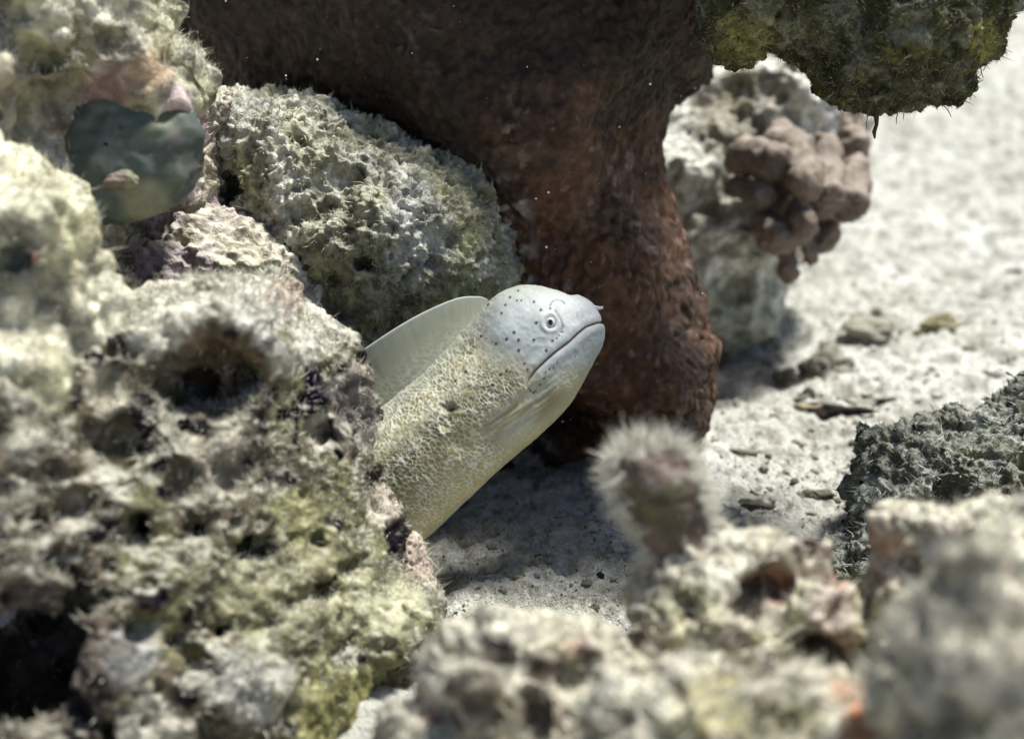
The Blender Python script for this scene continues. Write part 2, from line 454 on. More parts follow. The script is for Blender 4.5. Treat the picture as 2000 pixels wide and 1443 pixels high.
def brown_col(V, N):
    uu, vv = w2px(V)
    C = np.tile(np.array([.040, .029, .022], np.float32), (len(V), 1))  # near-black base paints the overhang's shade into the crust colour
    lit_column = sstep(250, 60, np.abs(uu - 1180 - .25 * (vv - 480)) + 90 * fbm(V, .03, 3, 65)) * sstep(170, 330, vv + 60 * fbm(V, .025, 3, 66))  # mask of the lighter, lit brown crust, fading out towards the painted shade above
    C = mixc(C, [.125, .063, .036], lit_column)
    q = V * np.array([1, 1, .62]) + .0022 * np.stack([fbm(V, .008, 2, 50), fbm(V, .008, 2, 51), fbm(V, .008, 2, 52)], -1)
    C = mixc(C, [.29, .165, .10], sstep(.42, .12, worley(q, .0036, 7)) * (.10 + .6 * lit_column) * (.4 + .6 * nmask(V, .02, -.3, .4, 67)))
    C = mixc(C, [.045, .030, .024], nmask(V, .03, -.1, .6, 60) * .7)
    C = mixc(C, [.17, .105, .072], nmask(V, .012, .1, .7, 61) * .5 * (.25 + .75 * lit_column))
    C = mixc(C, [.28, .20, .17], nmask(V, .005, .6, .85, 62) * .6 * lit_column)
    C = mixc(C, [.42, .38, .36], sstep(70, 20, np.abs(uu - 985 - .1 * (vv - 400))) * sstep(330, 380, vv) * nmask(V, .006, .05, .4, 63) * .8)
    return C * (1 + .3 * fbm(V, .0022, 2, 64))[:, None]
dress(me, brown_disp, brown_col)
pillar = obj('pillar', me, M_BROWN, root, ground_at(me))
shade_outline = [(930, -900), (1570, -900), (1570, -300), (1500, -160), (1200, -90), (1040, -100), (960, -200), (930, -400)]  # unseen slab out of view, added and shaped to shade sand, eel and pillar
me = rock_mesh(shade_outline, .565, .105, .10, .05, .006, levels=0, seed=4, qn=(.04, .006), fn=(.04, .010))
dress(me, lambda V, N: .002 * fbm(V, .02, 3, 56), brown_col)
shade_part = obj('shade_slab', me, M_BROWN, root)

led = [(1350, -330), (1370, -60), (1388, 0), (1396, 50), (1410, 92), (1450, 110), (1490, 96), (1510, 68), (1535, 86), (1572, 97), (1604, 112), (1625, 150), (1665, 185), (1705, 203), (1770, 206), (1830, 190),
       (1890, 155), (1930, 110), (1955, 60), (1990, 5), (2150, -330)]
me = rock_mesh(led, .46, .03, .06, .026, .0025, levels=2, seed=9, qn=(.006, .0028), fn=(.012, .003), feats=[('b', 1750, 80, 120, .012), ('h', 1500, 60, 30, .008), ('b', 1450, 70, 40, -.01)])
dress(me, reef_disp(.002, .012, .0018, .005, .0009, .0018, .002, .008, seed=9),
      reef_col((.062, .060, .032), (.17, .17, .13), (.095, .092, .032), (.025, .022, .016), up=.2, py=.5, pd=.5, seed=9, size=.01, patches=[(1450, 80, 60, (.26, .23, .09), .8), (1930, 80, 40, (.30, .28, .08), .6)]))
ledge = obj('ledge', me, M_ROCK, root)
def lcol(P, N, r):
    c = np.array([.10, .10, .045])[None] * (.5 + r.random((len(P), 1)))
    k = r.random(len(P)) < .18
    c[k] = np.array([.42, .43, .36]) * (.6 + .5 * r.random((k.sum(), 1)))
    return c
tf = obj('algae_turf', fuzz(me, 30000, .0014, .00024, lcol, seed=5), M_TURF, ledge); tf['kind'] = 'stuff'
# hanging strand under the ledge
def tube(pts, rad, seg=8, closed=True):
    pts = np.asarray(pts, float); n = len(pts); rad = np.broadcast_to(rad, n)
    T = np.gradient(pts, axis=0); T /= np.linalg.norm(T, axis=1)[:, None] + 1e-12
    up = np.array([.3, .8, .2]); A = np.cross(T, up); A /= np.linalg.norm(A, axis=1)[:, None]; B = np.cross(T, A)
    th = np.arange(seg) / seg * 2 * math.pi
    V = pts[:, None] + rad[:, None, None] * (A[:, None] * np.cos(th)[None, :, None] + B[:, None] * np.sin(th)[None, :, None])
    V = np.concatenate([V.reshape(-1, 3), pts[:1], pts[-1:]])
    F = []
    for i in range(n - 1):
        for j in range(seg): F.append((i * seg + j, i * seg + (j + 1) % seg, (i + 1) * seg + (j + 1) % seg, (i + 1) * seg + j))
    c0, c1 = n * seg, n * seg + 1
    for j in range(seg):
        F.append((c0, (j + 1) % seg, j, j)); F.append((c1, (n - 1) * seg + j, (n - 1) * seg + (j + 1) % seg, (n - 1) * seg + (j + 1) % seg))
    me = bpy.data.meshes.new('tube'); me.from_pydata(V.tolist(), [], [tuple(dict.fromkeys(f)) for f in F])
    me.polygons.foreach_set('use_smooth', [True] * len(me.polygons)); me.update()
    return me
r = np.random.default_rng(3)
sp = [(1712, 190), (1714, 212), (1711, 228), (1713, 243), (1708, 258), (1709, 271)]
me = tube([pw(u + r.normal(0, 1.5), v, .458) for u, v in sp], [.0009, .0008, .0009, .0006, .0007, .0003])
set_col(me, np.tile([.06, .055, .03], (len(me.vertices), 1)))
obj('algae_strand', me, M_TURF, ledge)
P0, VV, FF = [], [], []
for u in list(r.uniform(1560, 1940, 70)):
    v = np.interp(u, [1560, 1604, 1665, 1705, 1770, 1830, 1890, 1930], [92, 108, 180, 200, 203, 187, 150, 105])
    p = pw(u, v - 6, .46); L = abs(r.normal(.0025, .0016)) + .001
    pts = [p]
    dirv = np.array([r.normal(.15 if u > 1800 else 0, .4), r.normal(0, .3), -.8])
    for k in range(4):
        dirv = dirv + r.normal(0, .45, 3); pts.append(pts[-1] + dirv / np.linalg.norm(dirv) * L / 2.5)
    t = tube(pts, [.0002, .00025, .00018, .00018, .0001], 5)
    v0 = getv(t); off = sum(len(x) for x in VV); VV.append(v0); FF += [tuple(i + off for i in pl.vertices) for pl in t.polygons]; bpy.data.meshes.remove(t)
me = bpy.data.meshes.new('fringe'); me.from_pydata(np.concatenate(VV).tolist(), [], FF)
set_col(me, np.tile([.13, .125, .07], (len(me.vertices), 1)))
fr = obj('algae_fringe', me, M_TURF, ledge); fr['kind'] = 'stuff'

# ------------------------------------------------------------------ turf covered boulder behind the eel
ar = [(400, 200), (430, 182), (470, 178), (530, 184), (600, 187), (640, 200), (680, 232), (710, 250), (760, 265), (800, 283), (850, 294), (900, 318), (940, 350), (970, 385), (990, 430), (1000, 480), (1002, 530), (990, 575),
      (960, 640), (900, 760), (800, 900), (700, 1000), (560, 1060), (420, 1000), (380, 600)]
me = rock_mesh(ar, .525, .045, .06, .045, .0027, levels=2, seed=14, qn=(.008, .0016), fn=(.02, .004),
               feats=[('h', 696, 450, 22, .012), ('h', 690, 475, 16, .010), ('h', 721, 520, 22, .012), ('h', 655, 545, 20, .010), ('h', 677, 355, 20, .008), ('h', 600, 430, 24, .007), ('b', 800, 470, 130, .010),
                      ('b', 560, 260, 110, .008), ('h', 440, 375, 45, .03), ('b', 640, 640, 90, -.02), ('b', 850, 730, 130, -.022), ('h', 570, 500, 26, .008), ('h', 585, 290, 14, .006), ('h', 615, 300, 10, .005)])
dress(me, reef_disp(.003, .018, .0016, .005, .0008, .0018, .0042, .010, .34, seed=14, gran=.0018, gs=.0026),
      reef_col((.30, .29, .20), (.54, .53, .45), (.38, .37, .19), (.09, .085, .055), up=.5, py=.4, pd=.45, seed=14, size=.014,
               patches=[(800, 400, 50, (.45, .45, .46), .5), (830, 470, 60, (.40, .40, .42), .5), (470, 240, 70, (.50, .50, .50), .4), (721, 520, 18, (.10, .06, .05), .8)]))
rk = obj('turf_boulder', me, M_ROCK); tag(rk, 'olive grey boulder covered in short algae turf behind the eel fin', 'boulder')
AR_W = None
def acol(P, N, r):
    c = np.array([.52, .50, .37])[None] * (.45 + .75 * r.random((len(P), 1)))
    k = r.random(len(P)) < .25
    c[k] = np.array([.62, .61, .52]) * (.7 + .4 * r.random((k.sum(), 1)))
    return c
def adens(P, N): return .35 + nmask(P, .012, -.3, .4, 71)
t = obj('algae_turf', fuzz(me, 42000, .0011, .0003, acol, adens, bend=.9, tilt=.9, seed=6), M_TURF, rk); t['kind'] = 'stuff'

# ------------------------------------------------------------------ pale ridged rock at its left
rr = [(300, 90), (345, 105), (375, 122), (402, 150), (432, 182), (443, 232), (428, 290), (432, 345), (424, 395), (455, 415), (500, 432), (560, 470), (590, 512), (594, 570), (610, 700), (560, 1000), (300, 1040), (180, 700), (170, 420), (200, 250)]
me = rock_mesh(rr, .485, .03, .03, .03, .0032, levels=2, seed=22, qn=(.008, .002), fn=(.014, .004), feats=[('b', 400, 200, 50, .008), ('h', 300, 440, 60, .012), ('b', 500, 500, 60, .006), ('b', 380, 480, 40, .006)])
def rdisp(V, N):
    b = reef_disp(.002, .015, .0016, .005, .0008, .0018, .002, .009, seed=22)(V, N)
    q = V @ np.array([[.6, 0, 0], [0, 1, 0], [0.5, 0, 1.6]]).T
    return b + .0016 * np.abs(fbm(q, .006, 2, 80))
dress(me, rdisp, reef_col((.36, .32, .26), (.62, .59, .50), (.44, .41, .24), (.13, .10, .09), up=.5, py=.25, pd=.4, seed=22, size=.012, pink=(.40, .31, .36)))
rk = obj('ridged_rock', me, M_ROCK); tag(rk, 'pale ridged rock with pinkish crust wedged beside the turf boulder', 'rock')

# ------------------------------------------------------------------ knobbly rock at upper left with smooth sponge
ul = [(-260, -300), (330, -300), (340, -40), (346, 30), (352, 80), (360, 120), (364, 160), (378, 190), (388, 250), (384, 330), (356, 385), (305, 412), (250, 410), (215, 440), (190, 600), (160, 1000), (-100, 1250), (-260, 1250)]
me = rock_mesh(ul, .415, .03, .05, .035, .002, levels=1, seed=31, tilt=(.03, 0), qn=(.012, .003), fn=(.016, .006), feats=[('b', 120, 60, 90, .012), ('b', 260, 40, 60, .010), ('h', 232, 295, 150, .013), ('b', 215, 150, 60, .010), ('b', 395, 290, 40, .006), ('b', 30, 150, 70, .008), ('h', 120, 130, 30, .008), ('b', 20, 0, 60, .006), ('h', 230, 395, 50, .015)])
PT = [(285, 140, 50, (.36, .25, .16), .8), (210, 175, 60, (.26, .16, .16), .8), (380, 270, 45, (.36, .25, .30), .8), (345, 200, 40, (.40, .30, .33), .7), (360, 350, 40, (.33, .23, .28), .8), (90, 130, 50, (.16, .15, .11), .6), (40, 250, 60, (.25, .24, .17), .6)]
dress(me, reef_disp(.006, .02, .0018, .007, .0007, .0025, .004, .018, seed=31),
      reef_col((.26, .23, .17), (.60, .57, .47), (.42, .40, .24), (.11, .09, .08), up=.6, py=.3, pd=.4, seed=31, size=.016, patches=PT))
rk = obj('knobbly_rock', me, M_ROCK); tag(rk, 'knobbly pale brown rock holding a smooth dull teal sponge', 'rock')
def fcol(P, N, r): return np.array([.62, .60, .50])[None] * (.5 + .6 * r.random((len(P), 1)))
t = obj('algae_turf', fuzz(me, 14000, .0017, .00028, fcol, lambda P, N: sstep(-.1, .6, N[:, 2]) * nmask(P, .015, -.2, .4, 72), seed=7), M_TURF, rk); t['kind'] = 'stuff'
# smooth sponge dome
def dome(u, v, ru, rv, d, depth, n=50, wob=.08, seed=0, rotdeg=0):
    th = np.linspace(0, 2 * math.pi, 2 * n, endpoint=False); ph = np.linspace(.02, math.pi - .02, n)
    T, P = np.meshgrid(th, ph, indexing='ij')
    k = 1 + wob * fbm(np.stack([np.cos(T) * np.sin(P), np.sin(T) * np.sin(P), np.cos(P)], -1), 1.1, 2, seed)
    x = np.cos(T) * np.sin(P) * k; y = np.sin(T) * np.sin(P) * k; z = np.cos(P) * k
    a = math.radians(rotdeg); x, y = x * math.cos(a) - y * math.sin(a), x * math.sin(a) + y * math.cos(a)
    c = px(u, v, d)
    V = np.stack([c[0] + x * ru / FPX * d, c[1] + y * rv / FPX * d, c[2] - z * depth], -1).reshape(-1, 3)
    m_, n_ = T.shape
    i, j = np.meshgrid(np.arange(m_), np.arange(n_ - 1), indexing='ij')
    F = np.stack([i * n_ + j, ((i + 1) % m_) * n_ + j, ((i + 1) % m_) * n_ + j + 1, i * n_ + j + 1], -1).reshape(-1, 4)
    return fast_mesh('dome', c2w(V), F)
me = dome(236, 298, 165, 136, .4095, .0140, seed=4, rotdeg=8, wob=.10)
V = getv(me); uu, vv = w2px(V)
C = np.tile(np.array([.085, .108, .098], np.float32), (len(V), 1))
C = mixc(C, [.12, .135, .095], nmask(V, .02, -.1, .5, 90)); C = mixc(C, [.065, .075, .07], nmask(V, .012, .0, .6, 91))
C = mixc(C, [.26, .27, .23], nmask(V, .006, .25, .7, 92) * .3); C = mixc(C, [.15, .12, .12], nmask(V, .009, .3, .6, 93) * .35)
C = mixc(C, [.03, .03, .03], 1 - sstep(4, 8, np.hypot(uu - 236, vv - 252)))
C = mixc(C, [.22, .22, .15], 1 - sstep(30, 60, np.hypot(uu - 285, vv - 395)))
N_ = getn(me); me.vertices.foreach_set('co', (V + N_ * (.0012 * fbm(V, .01, 3, 94) + .0005 * fbm(V, .003, 2, 95))[:, None]).astype(np.float32).ravel()); me.update()
set_col(me, C); tag(obj('sponge', me, M_SPONGE, rk), 'smooth dull teal sponge set in the rock')
me = dome(238, 352, 36, 20, .394, .004, seed=6, wob=.3)
V = getv(me); uu, vv = w2px(V); C = mixc(np.tile(np.array([.20, .165, .14], np.float32), (len(V), 1)), [.27, .26, .18], sstep(240, 250, uu)); set_col(me, C)
tag(obj('shell_fragment', me, M_ROCK, rk), 'tan fragment stuck on the lower sponge')

# ------------------------------------------------------------------ rounded cream lump at the left edge
lm = [(-260, 290), (-60, 292), (20, 303), (70, 318), (125, 350), (170, 392), (193, 432), (202, 482), (196, 530), (215, 560), (220, 700), (160, 1100), (-260, 1250)]
me = rock_mesh(lm, .365, .03, .03, .03, .0024, levels=1, seed=41, qn=(.012, .002), fn=(.014, .005), feats=[('h', 40, 480, 45, .012), ('b', 90, 400, 70, .008)])
dress(me, reef_disp(.005, .02, .0014, .006, .0007, .0025, .003, .018, seed=41),
      reef_col((.36, .34, .25), (.66, .63, .50), (.52, .49, .30), (.14, .12, .10), up=.6, py=.35, pd=.3, seed=41, size=.016, patches=[(45, 500, 40, (.17, .19, .18), .8), (60, 500, 18, (.30, .12, .08), .7)]))
rk = obj('cream_rock', me, M_ROCK); tag(rk, 'rounded cream rock lump below the knobbly rock with the sponge', 'rock')
t = obj('algae_turf', fuzz(me, 7000, .0017, .00028, fcol, seed=8), M_TURF, rk); t['kind'] = 'stuff'

# ------------------------------------------------------------------ large pitted boulder hiding the eel's body
fl = [(-260, 640), (-40, 620), (55, 592), (110, 566), (160, 574), (200, 592), (245, 566), (300, 562), (360, 560), (430, 545), (480, 530), (540, 524), (582, 545), (600, 590), (640, 628), (700, 662), (722, 705), (720, 800), (716, 900), (742, 955),
      (782, 1010), (788, 1040), (795, 1095), (818, 1130), (848, 1165), (852, 1230), (838, 1290), (840, 1340), (800, 1400), (775, 1460), (760, 1700), (740, 1850), (-260, 1850)]
me = rock_mesh(fl, .403, .035, .022, .034, .0027, tilt=(.085, -.03), levels=2, seed=52, qn=(.010, .0022), fn=(.022, .0042),
               feats=[('h', 430, 735, 95, .026), ('h', 345, 765, 55, .022), ('b', 500, 650, 120, .014), ('b', 250, 610, 80, .010), ('b', 390, 880, 45, .009), ('h', 480, 1065, 30, .012), ('h', 525, 1060, 24, .012), ('h', 392, 1030, 28, .014), ('h', 290, 1030, 34, .012),
                      ('h', 100, 1012, 20, .012), ('h', 620, 840, 24, .010), ('h', 400, 840, 28, .010), ('h', 625, 1150, 32, .016), ('h', 690, 1110, 26, .010), ('h', 620, 1060, 26, .008), ('b', 250, 1290, 60, .010), ('b', 500, 1330, 90, .012), ('h', 350, 1240, 30, .010),
                      ('h', 770, 1350, 70, .026), ('h', 540, 1200, 22, .01), ('b', 770, 1200, 50, .006), ('h', 130, 700, 40, .012), ('b', 60, 760, 60, .01), ('h', 250, 860, 60, .010), ('h', 670, 1260, 26, .01), ('h', 440, 1210, 26, .008)],
               cuts=[(60, 1265, .345, 178), (125, 1350, .35, 120), (10, 1190, .352, 130)])
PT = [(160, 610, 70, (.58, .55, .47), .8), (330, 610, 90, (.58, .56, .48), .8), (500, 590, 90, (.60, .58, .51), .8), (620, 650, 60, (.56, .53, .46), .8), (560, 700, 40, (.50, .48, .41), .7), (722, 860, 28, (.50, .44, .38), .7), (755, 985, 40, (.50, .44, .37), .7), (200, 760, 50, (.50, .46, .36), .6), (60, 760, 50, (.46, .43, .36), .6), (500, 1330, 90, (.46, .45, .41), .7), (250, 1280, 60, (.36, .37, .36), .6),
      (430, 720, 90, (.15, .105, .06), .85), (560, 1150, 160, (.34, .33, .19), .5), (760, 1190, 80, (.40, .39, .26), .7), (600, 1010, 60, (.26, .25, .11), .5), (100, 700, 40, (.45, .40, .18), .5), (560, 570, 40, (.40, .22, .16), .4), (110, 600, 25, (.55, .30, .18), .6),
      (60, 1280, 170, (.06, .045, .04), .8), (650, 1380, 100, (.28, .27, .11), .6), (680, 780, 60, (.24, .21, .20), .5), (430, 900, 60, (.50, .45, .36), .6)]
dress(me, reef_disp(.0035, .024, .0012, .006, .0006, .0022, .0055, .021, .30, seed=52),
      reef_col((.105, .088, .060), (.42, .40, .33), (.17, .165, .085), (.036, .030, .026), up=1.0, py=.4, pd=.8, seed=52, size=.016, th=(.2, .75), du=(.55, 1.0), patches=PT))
rk = obj('pitted_boulder', me, M_ROCK); tag(rk, 'large pitted cream and olive boulder hiding the rear of the eel', 'boulder')
t = obj('algae_turf', fuzz(me, 26000, .0016, .00026, fcol, lambda P, N: .03 + sstep(-.1, .6, N[:, 2]) * nmask(P, .015, -.3, .3, 73), seed=9), M_TURF, rk); t['kind'] = 'stuff'

# small porous coral at the boulder's edge
pc = [(775, 1030), (800, 1032), (822, 1050), (832, 1085), (848, 1120), (852, 1160), (850, 1230), (845, 1330), (780, 1330), (770, 1100)]
me = rock_mesh(pc, .432, .008, .010, .008, .0016, levels=2, seed=61, qn=(.006, .0006), fn=(.01, .0006))
def pdisp(V, N): return -.0012 * sstep(.42, .2, worley(V, .0022, 5)) + .0004 * fbm(V, .003, 2, 95)
dress(me, pdisp, lambda V, N: np.array([.52, .42, .36])[None] * (1 + .25 * fbm(V, .004, 3, 96))[:, None])
rk = obj('porous_coral', me, M_CORAL); tag(rk, 'small pinkish porous coral peeping from the pitted boulder under the eel', 'coral')
t = obj('algae_turf', fuzz(me, 900, .0022, .0002, fcol, lambda P, N: sstep(.2, .9, N[:, 0]), seed=19), M_TURF, rk); t['kind'] = 'stuff'

# ------------------------------------------------------------------ pale rock and finger coral in the background
br = [(1150, 250), (1250, 205), (1300, 180), (1345, 140), (1400, 112), (1500, 82), (1560, 102), (1610, 150), (1645, 200), (1680, 235), (1675, 300), (1650, 420), (1600, 480), (1525, 530), (1512, 600), (1512, 660), (1455, 690), (1390, 722), (1380, 800), (1150, 800)]
me = rock_mesh(br, .76, .05, .10, .04, .0036, levels=1, seed=70, qn=(.02, .004), fn=(.022, .006),
               feats=[('b', 1410, 230, 60, -.012), ('b', 1500, 190, 40, -.010), ('b', 1430, 170, 40, -.006), ('h', 1370, 420, 30, .006), ('b', 1330, 330, 60, .014), ('b', 1460, 480, 60, .012), ('h', 1420, 560, 50, .012), ('b', 1380, 640, 60, .01), ('b', 1560, 200, 50, .012)])
PT = [(1410, 230, 70, (.22, .19, .14), .8), (1500, 180, 40, (.22, .19, .15), .7), (1440, 160, 40, (.30, .27, .16), .6), (1370, 430, 35, (.22, .22, .15), .6), (1440, 640, 90, (.30, .32, .22), .6), (1400, 420, 30, (.25, .24, .18), .6)]
dress(me, reef_disp(.005, .03, .002, .008, .0010, .003, .004, .016, seed=70),
      reef_col((.50, .49, .42), (.68, .67, .61), (.46, .46, .36), (.17, .165, .125), up=.7, py=.15, pd=.4, seed=70, size=.02, patches=PT))
rk = obj('background_rock', me, M_ROCK); tag(rk, 'pale pitted rock on the sand behind the brown pillar carrying finger coral', 'rock')
lobes = [((1452, 312, 0.695, 30), (1508, 318, 0.673, 34)), ((1448, 368, 0.695, 26), (1490, 382, 0.677, 29)), ((1548, 285, 0.695, 34), (1576, 352, 0.665, 36)), ((1520, 264, 0.705, 24), (1530, 282, 0.695, 26)), ((1612, 282, 0.705, 31), (1618, 385, 0.680, 34)), ((1664, 330, 0.705, 36), (1660, 398, 0.685, 40)),
         ((1492, 425, 0.690, 28), (1512, 462, 0.670, 31)), ((1526, 472, 0.692, 30), (1540, 518, 0.693, 24)), ((1560, 412, 0.680, 26), (1566, 432, 0.668, 27)), ((1580, 478, 0.687, 25), (1584, 506, 0.693, 20)), ((1650, 220, 0.730, 36), (1668, 290, 0.720, 30)), ((1622, 448, 0.693, 30), (1606, 466, 0.698, 26)), ((1530, 390, 0.715, 60), (1605, 380, 0.723, 64))]
def fc_disp(V, N): return .0028 * fbm(V, .016, 2, 96) + .0012 * fbm(V, .008, 2, 95) + .0008 * fbm(V, .005, 3, 97) + .0005 * fbm(V, .002, 2, 98)
def fc_col(V, N):
    return mixc(np.tile(np.array([.20, .158, .13], np.float32), (len(V), 1)), [.34, .295, .25], sstep(.3, .95, N[:, 2]) * .7) * (1 + .15 * fbm(V, .006, 3, 99) + .2 * fbm(V, .002, 2, 100))[:, None]
def lobe_mesh(a_, b_):
    A, B = px(*a_[:3]), px(*b_[:3]); ra, rb = a_[3] * .92 / FPX * a_[2], b_[3] * 1.12 / FPX * b_[2]
    L = np.linalg.norm(B - A); n = 44
    s = np.linspace(-1, 1, n); k = (1 - np.cos((s + 1) / 2 * math.pi)) / 2            # arc positions, dense at both rounded ends
    x = -ra + k * (L + ra + rb)
    r0 = np.where(x < 0, np.sqrt(np.clip(ra ** 2 - x ** 2, 1e-10, None)), np.where(x > L, np.sqrt(np.clip(rb ** 2 - (x - L) ** 2, 1e-10, None)), ra + (rb - ra) * np.clip(x / L, 0, 1)))
    me = tube(c2w(A + (B - A) / L * x[:, None]), r0, 40)
    return dress(me, fc_disp, fc_col)
base_lobe = lobes.pop()
fcr = empty('finger_coral', pw(1565, 500, .73)); tag(fcr, 'blunt pinkish brown finger coral cluster on the pale background rock', 'coral')
me = rock_mesh([(1500, 330), (1600, 300), (1640, 400), (1590, 470), (1530, 460)], .715, .012, .05, .02, .0024, prims=[base_lobe + (.003,)], levels=1, seed=77, qn=(.02, .001), fn=(.012, .0014))
dress(me, fc_disp, fc_col); obj('coral_base', me, M_CORAL, fcr)
for l in lobes: obj('lobe', lobe_mesh(*l), M_CORAL, fcr)

# ------------------------------------------------------------------ dark turf rock on the right
dr = [(1600, 1095), (1640, 1060), (1675, 1015), (1664, 975), (1655, 948), (1680, 932), (1692, 885), (1684, 852), (1720, 836), (1768, 850), (1798, 822), (1850, 816), (1898, 802), (1932, 788), (1962, 758), (2000, 745), (2100, 720), (2300, 720), (2300, 1280), (1660, 1260)]
me = rock_mesh(dr, .50, .03, .04, .03, .0029, levels=2, seed=81, tilt=(.02, -.12), qn=(.007, .0045), fn=(.011, .007), feats=[('h', 1760, 920, 30, .006), ('h', 1860, 980, 50, .01), ('b', 1800, 860, 60, .008), ('h', 1730, 990, 36, .01), ('b', 1950, 880, 60, .006), ('b', 1660, 1100, 50, .006)])
dress(me, reef_disp(.003, .012, .002, .005, .0012, .0018, .003, .008, seed=81),
      reef_col((.12, .12, .095), (.32, .325, .29), (.13, .13, .055), (.03, .028, .024), up=.6, py=.4, pd=.5, seed=81, size=.01))
rk = obj('dark_turf_rock', me, M_ROCK); tag(rk, 'dark jagged rock bristling with grey algae turf on the open sand', 'rock')
def dcol(P, N, r):
    c = np.array([.12, .125, .08])[None] * (.5 + r.random((len(P), 1)))
    k = r.random(len(P)) < .5
    c[k] = np.array([.55, .58, .54]) * (.5 + .6 * r.random((k.sum(), 1)))
    return c
t = obj('algae_turf', fuzz(me, 32000, .0014, .00024, dcol, bend=.9, tilt=.8, seed=10), M_TURF, rk); t['kind'] = 'stuff'

# ------------------------------------------------------------------ foreground rubble rocks, out of focus
def fore(name, label, poly, d0, Tf, Tb, R, seed, tilt=(0, 0), feats=(), prims=(), patches=(), turf=7000, h=.0022, up=.7, pale=(.68, .65, .54), L=.0020, levels=1, cat='rock'):
    me = rock_mesh(poly, d0, Tf, Tb, R, h, tilt=tilt, feats=feats, prims=prims, levels=levels, seed=seed, qn=(.010, .0022), fn=(.014, .005))
    dress(me, reef_disp(.004, .016, .0022, .006, .0007, .0025, .003, .012, seed=seed),
          reef_col((.27, .23, .17), pale, (.46, .42, .22), (.09, .07, .06), up=up, py=.35, pd=.65, seed=seed, size=.010, patches=patches, th=(0, .5), pink=(.34, .26, .22)))
    o = obj(name, me, M_ROCK); tag(o, label, cat)
    t = obj('algae_turf', fuzz(me, turf, L, .00028, fcol, lambda P, N: .15 + sstep(-.2, .5, N[:, 2]), seed=seed), M_TURF, o); t['kind'] = 'stuff'
    return o, me
o, me = fore('stalked_rock', 'cream rubble rock with an upright furry stalk and dark hollow', [(1235, 1300), (1245, 1160), (1280, 1085), (1340, 1068), (1420, 1055), (1500, 1062), (1580, 1085), (1635, 1120), (1662, 1180), (1665, 1270), (1640, 1330), (1640, 1800), (1240, 1800)],
             .335, .022, .03, .022, 101, feats=[('h', 1500, 1145, 48, .014), ('h', 1455, 1175, 36, .010), ('h', 1600, 1270, 45, .016), ('h', 1340, 1190, 26, .008), ('b', 1590, 1180, 50, .006), ('h', 1260, 1190, 16, .01), ('h', 1430, 1200, 26, .006)],
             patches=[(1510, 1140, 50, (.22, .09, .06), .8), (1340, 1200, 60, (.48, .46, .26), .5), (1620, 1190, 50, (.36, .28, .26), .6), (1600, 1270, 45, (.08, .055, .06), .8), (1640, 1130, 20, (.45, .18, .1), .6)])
# the furry stalk
path = [px(1350, 1170, .335), px(1332, 1080, .334), px(1304, 1000, .332), px(1280, 935, .331), px(1266, 868, .331)]
path = np.array(path); rads = np.array([72, 70, 70, 74, 62]) / FPX * .333
tt = np.linspace(0, 4, 60); pts = np.stack([np.interp(tt, range(5), path[:, k]) for k in range(3)], 1); rd = np.interp(tt, range(5), rads)
capk = np.linspace(0, 1, 60); rd = rd * np.sqrt(np.clip(1 - np.clip((capk - .84) / .16, 0, 1) ** 2, .0004, 1))
me = tube(c2w(pts), rd, 48)
V = getv(me); N = getn(me)
dress(me, lambda V, N: .0014 * fbm(V, .008, 3, 110) + .0006 * fbm(V, .003, 2, 111),
      lambda V, N: mixc(mixc(np.tile(np.array([.145, .11, .095], np.float32), (len(V), 1)), [.13, .115, .07], nmask(V, .012, 0, .5, 112)), [.40, .39, .34], nmask(V, .006, .4, .8, 113) * .4))
stalk = obj('stalk', me, M_ROCK, o)
hair = lambda P, N, r: np.array([.82, .79, .69])[None] * (.7 + .35 * r.random((len(P), 1)))
def sdens(P, N):
    vd = P - CAM; vd /= np.linalg.norm(vd, axis=1)[:, None]
    uu_s, vv_s = w2px(P)
    return (1 - .75 * sstep(960, 1060, vv_s)) * np.where((N * vd).sum(1) < -.4, .001, np.clip(1 - np.abs((N * vd).sum(1)), .05, 1))
t = obj('algae_hair', fuzz(me, 9000, .0046, .0002, hair, sdens, bend=.25, tilt=.25, seed=33, front=False), M_TURF, stalk); t['kind'] = 'stuff'

fore('low_rubble_rock', 'low cream rubble rock with a stubby dark finger beside the pitted boulder', [(745, 1480), (765, 1395), (835, 1360), (842, 1290), (870, 1245), (930, 1218), (1000, 1207), (1100, 1222), (1180, 1235), (1260, 1262), (1330, 1300), (1400, 1400), (1400, 1800), (745, 1800)],
     .31, .02, .03, .022, 120, feats=[('h', 1000, 1400, 60, .010), ('b', 900, 1300, 50, .006)], prims=[((930, 1345, .287, 48), (1050, 1480, .285, 62), .004)],
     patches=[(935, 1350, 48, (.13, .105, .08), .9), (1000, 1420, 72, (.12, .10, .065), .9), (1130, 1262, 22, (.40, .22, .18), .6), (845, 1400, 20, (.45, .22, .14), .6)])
fore('broad_rubble_rock', 'broad cream rubble rock with yellow and orange crust in front of the stalked rock', [(1180, 1480), (1230, 1380), (1330, 1318), (1440, 1300), (1560, 1310), (1660, 1340), (1730, 1380), (1800, 1440), (1840, 1560), (1840, 1850), (1180, 1850)],
     .285, .022, .03, .024, 130, feats=[('b', 1350, 1390, 50, .006), ('h', 1480, 1420, 40, .008), ('h', 1620, 1330, 30, .006)], patches=[(1690, 1410, 55, (.55, .17, .035), .9), (1480, 1420, 60, (.26, .24, .14), .7), (1400, 1370, 60, (.50, .46, .22), .6), (1650, 1350, 26, (.50, .25, .14), .6), (1560, 1400, 50, (.36, .35, .16), .5)])
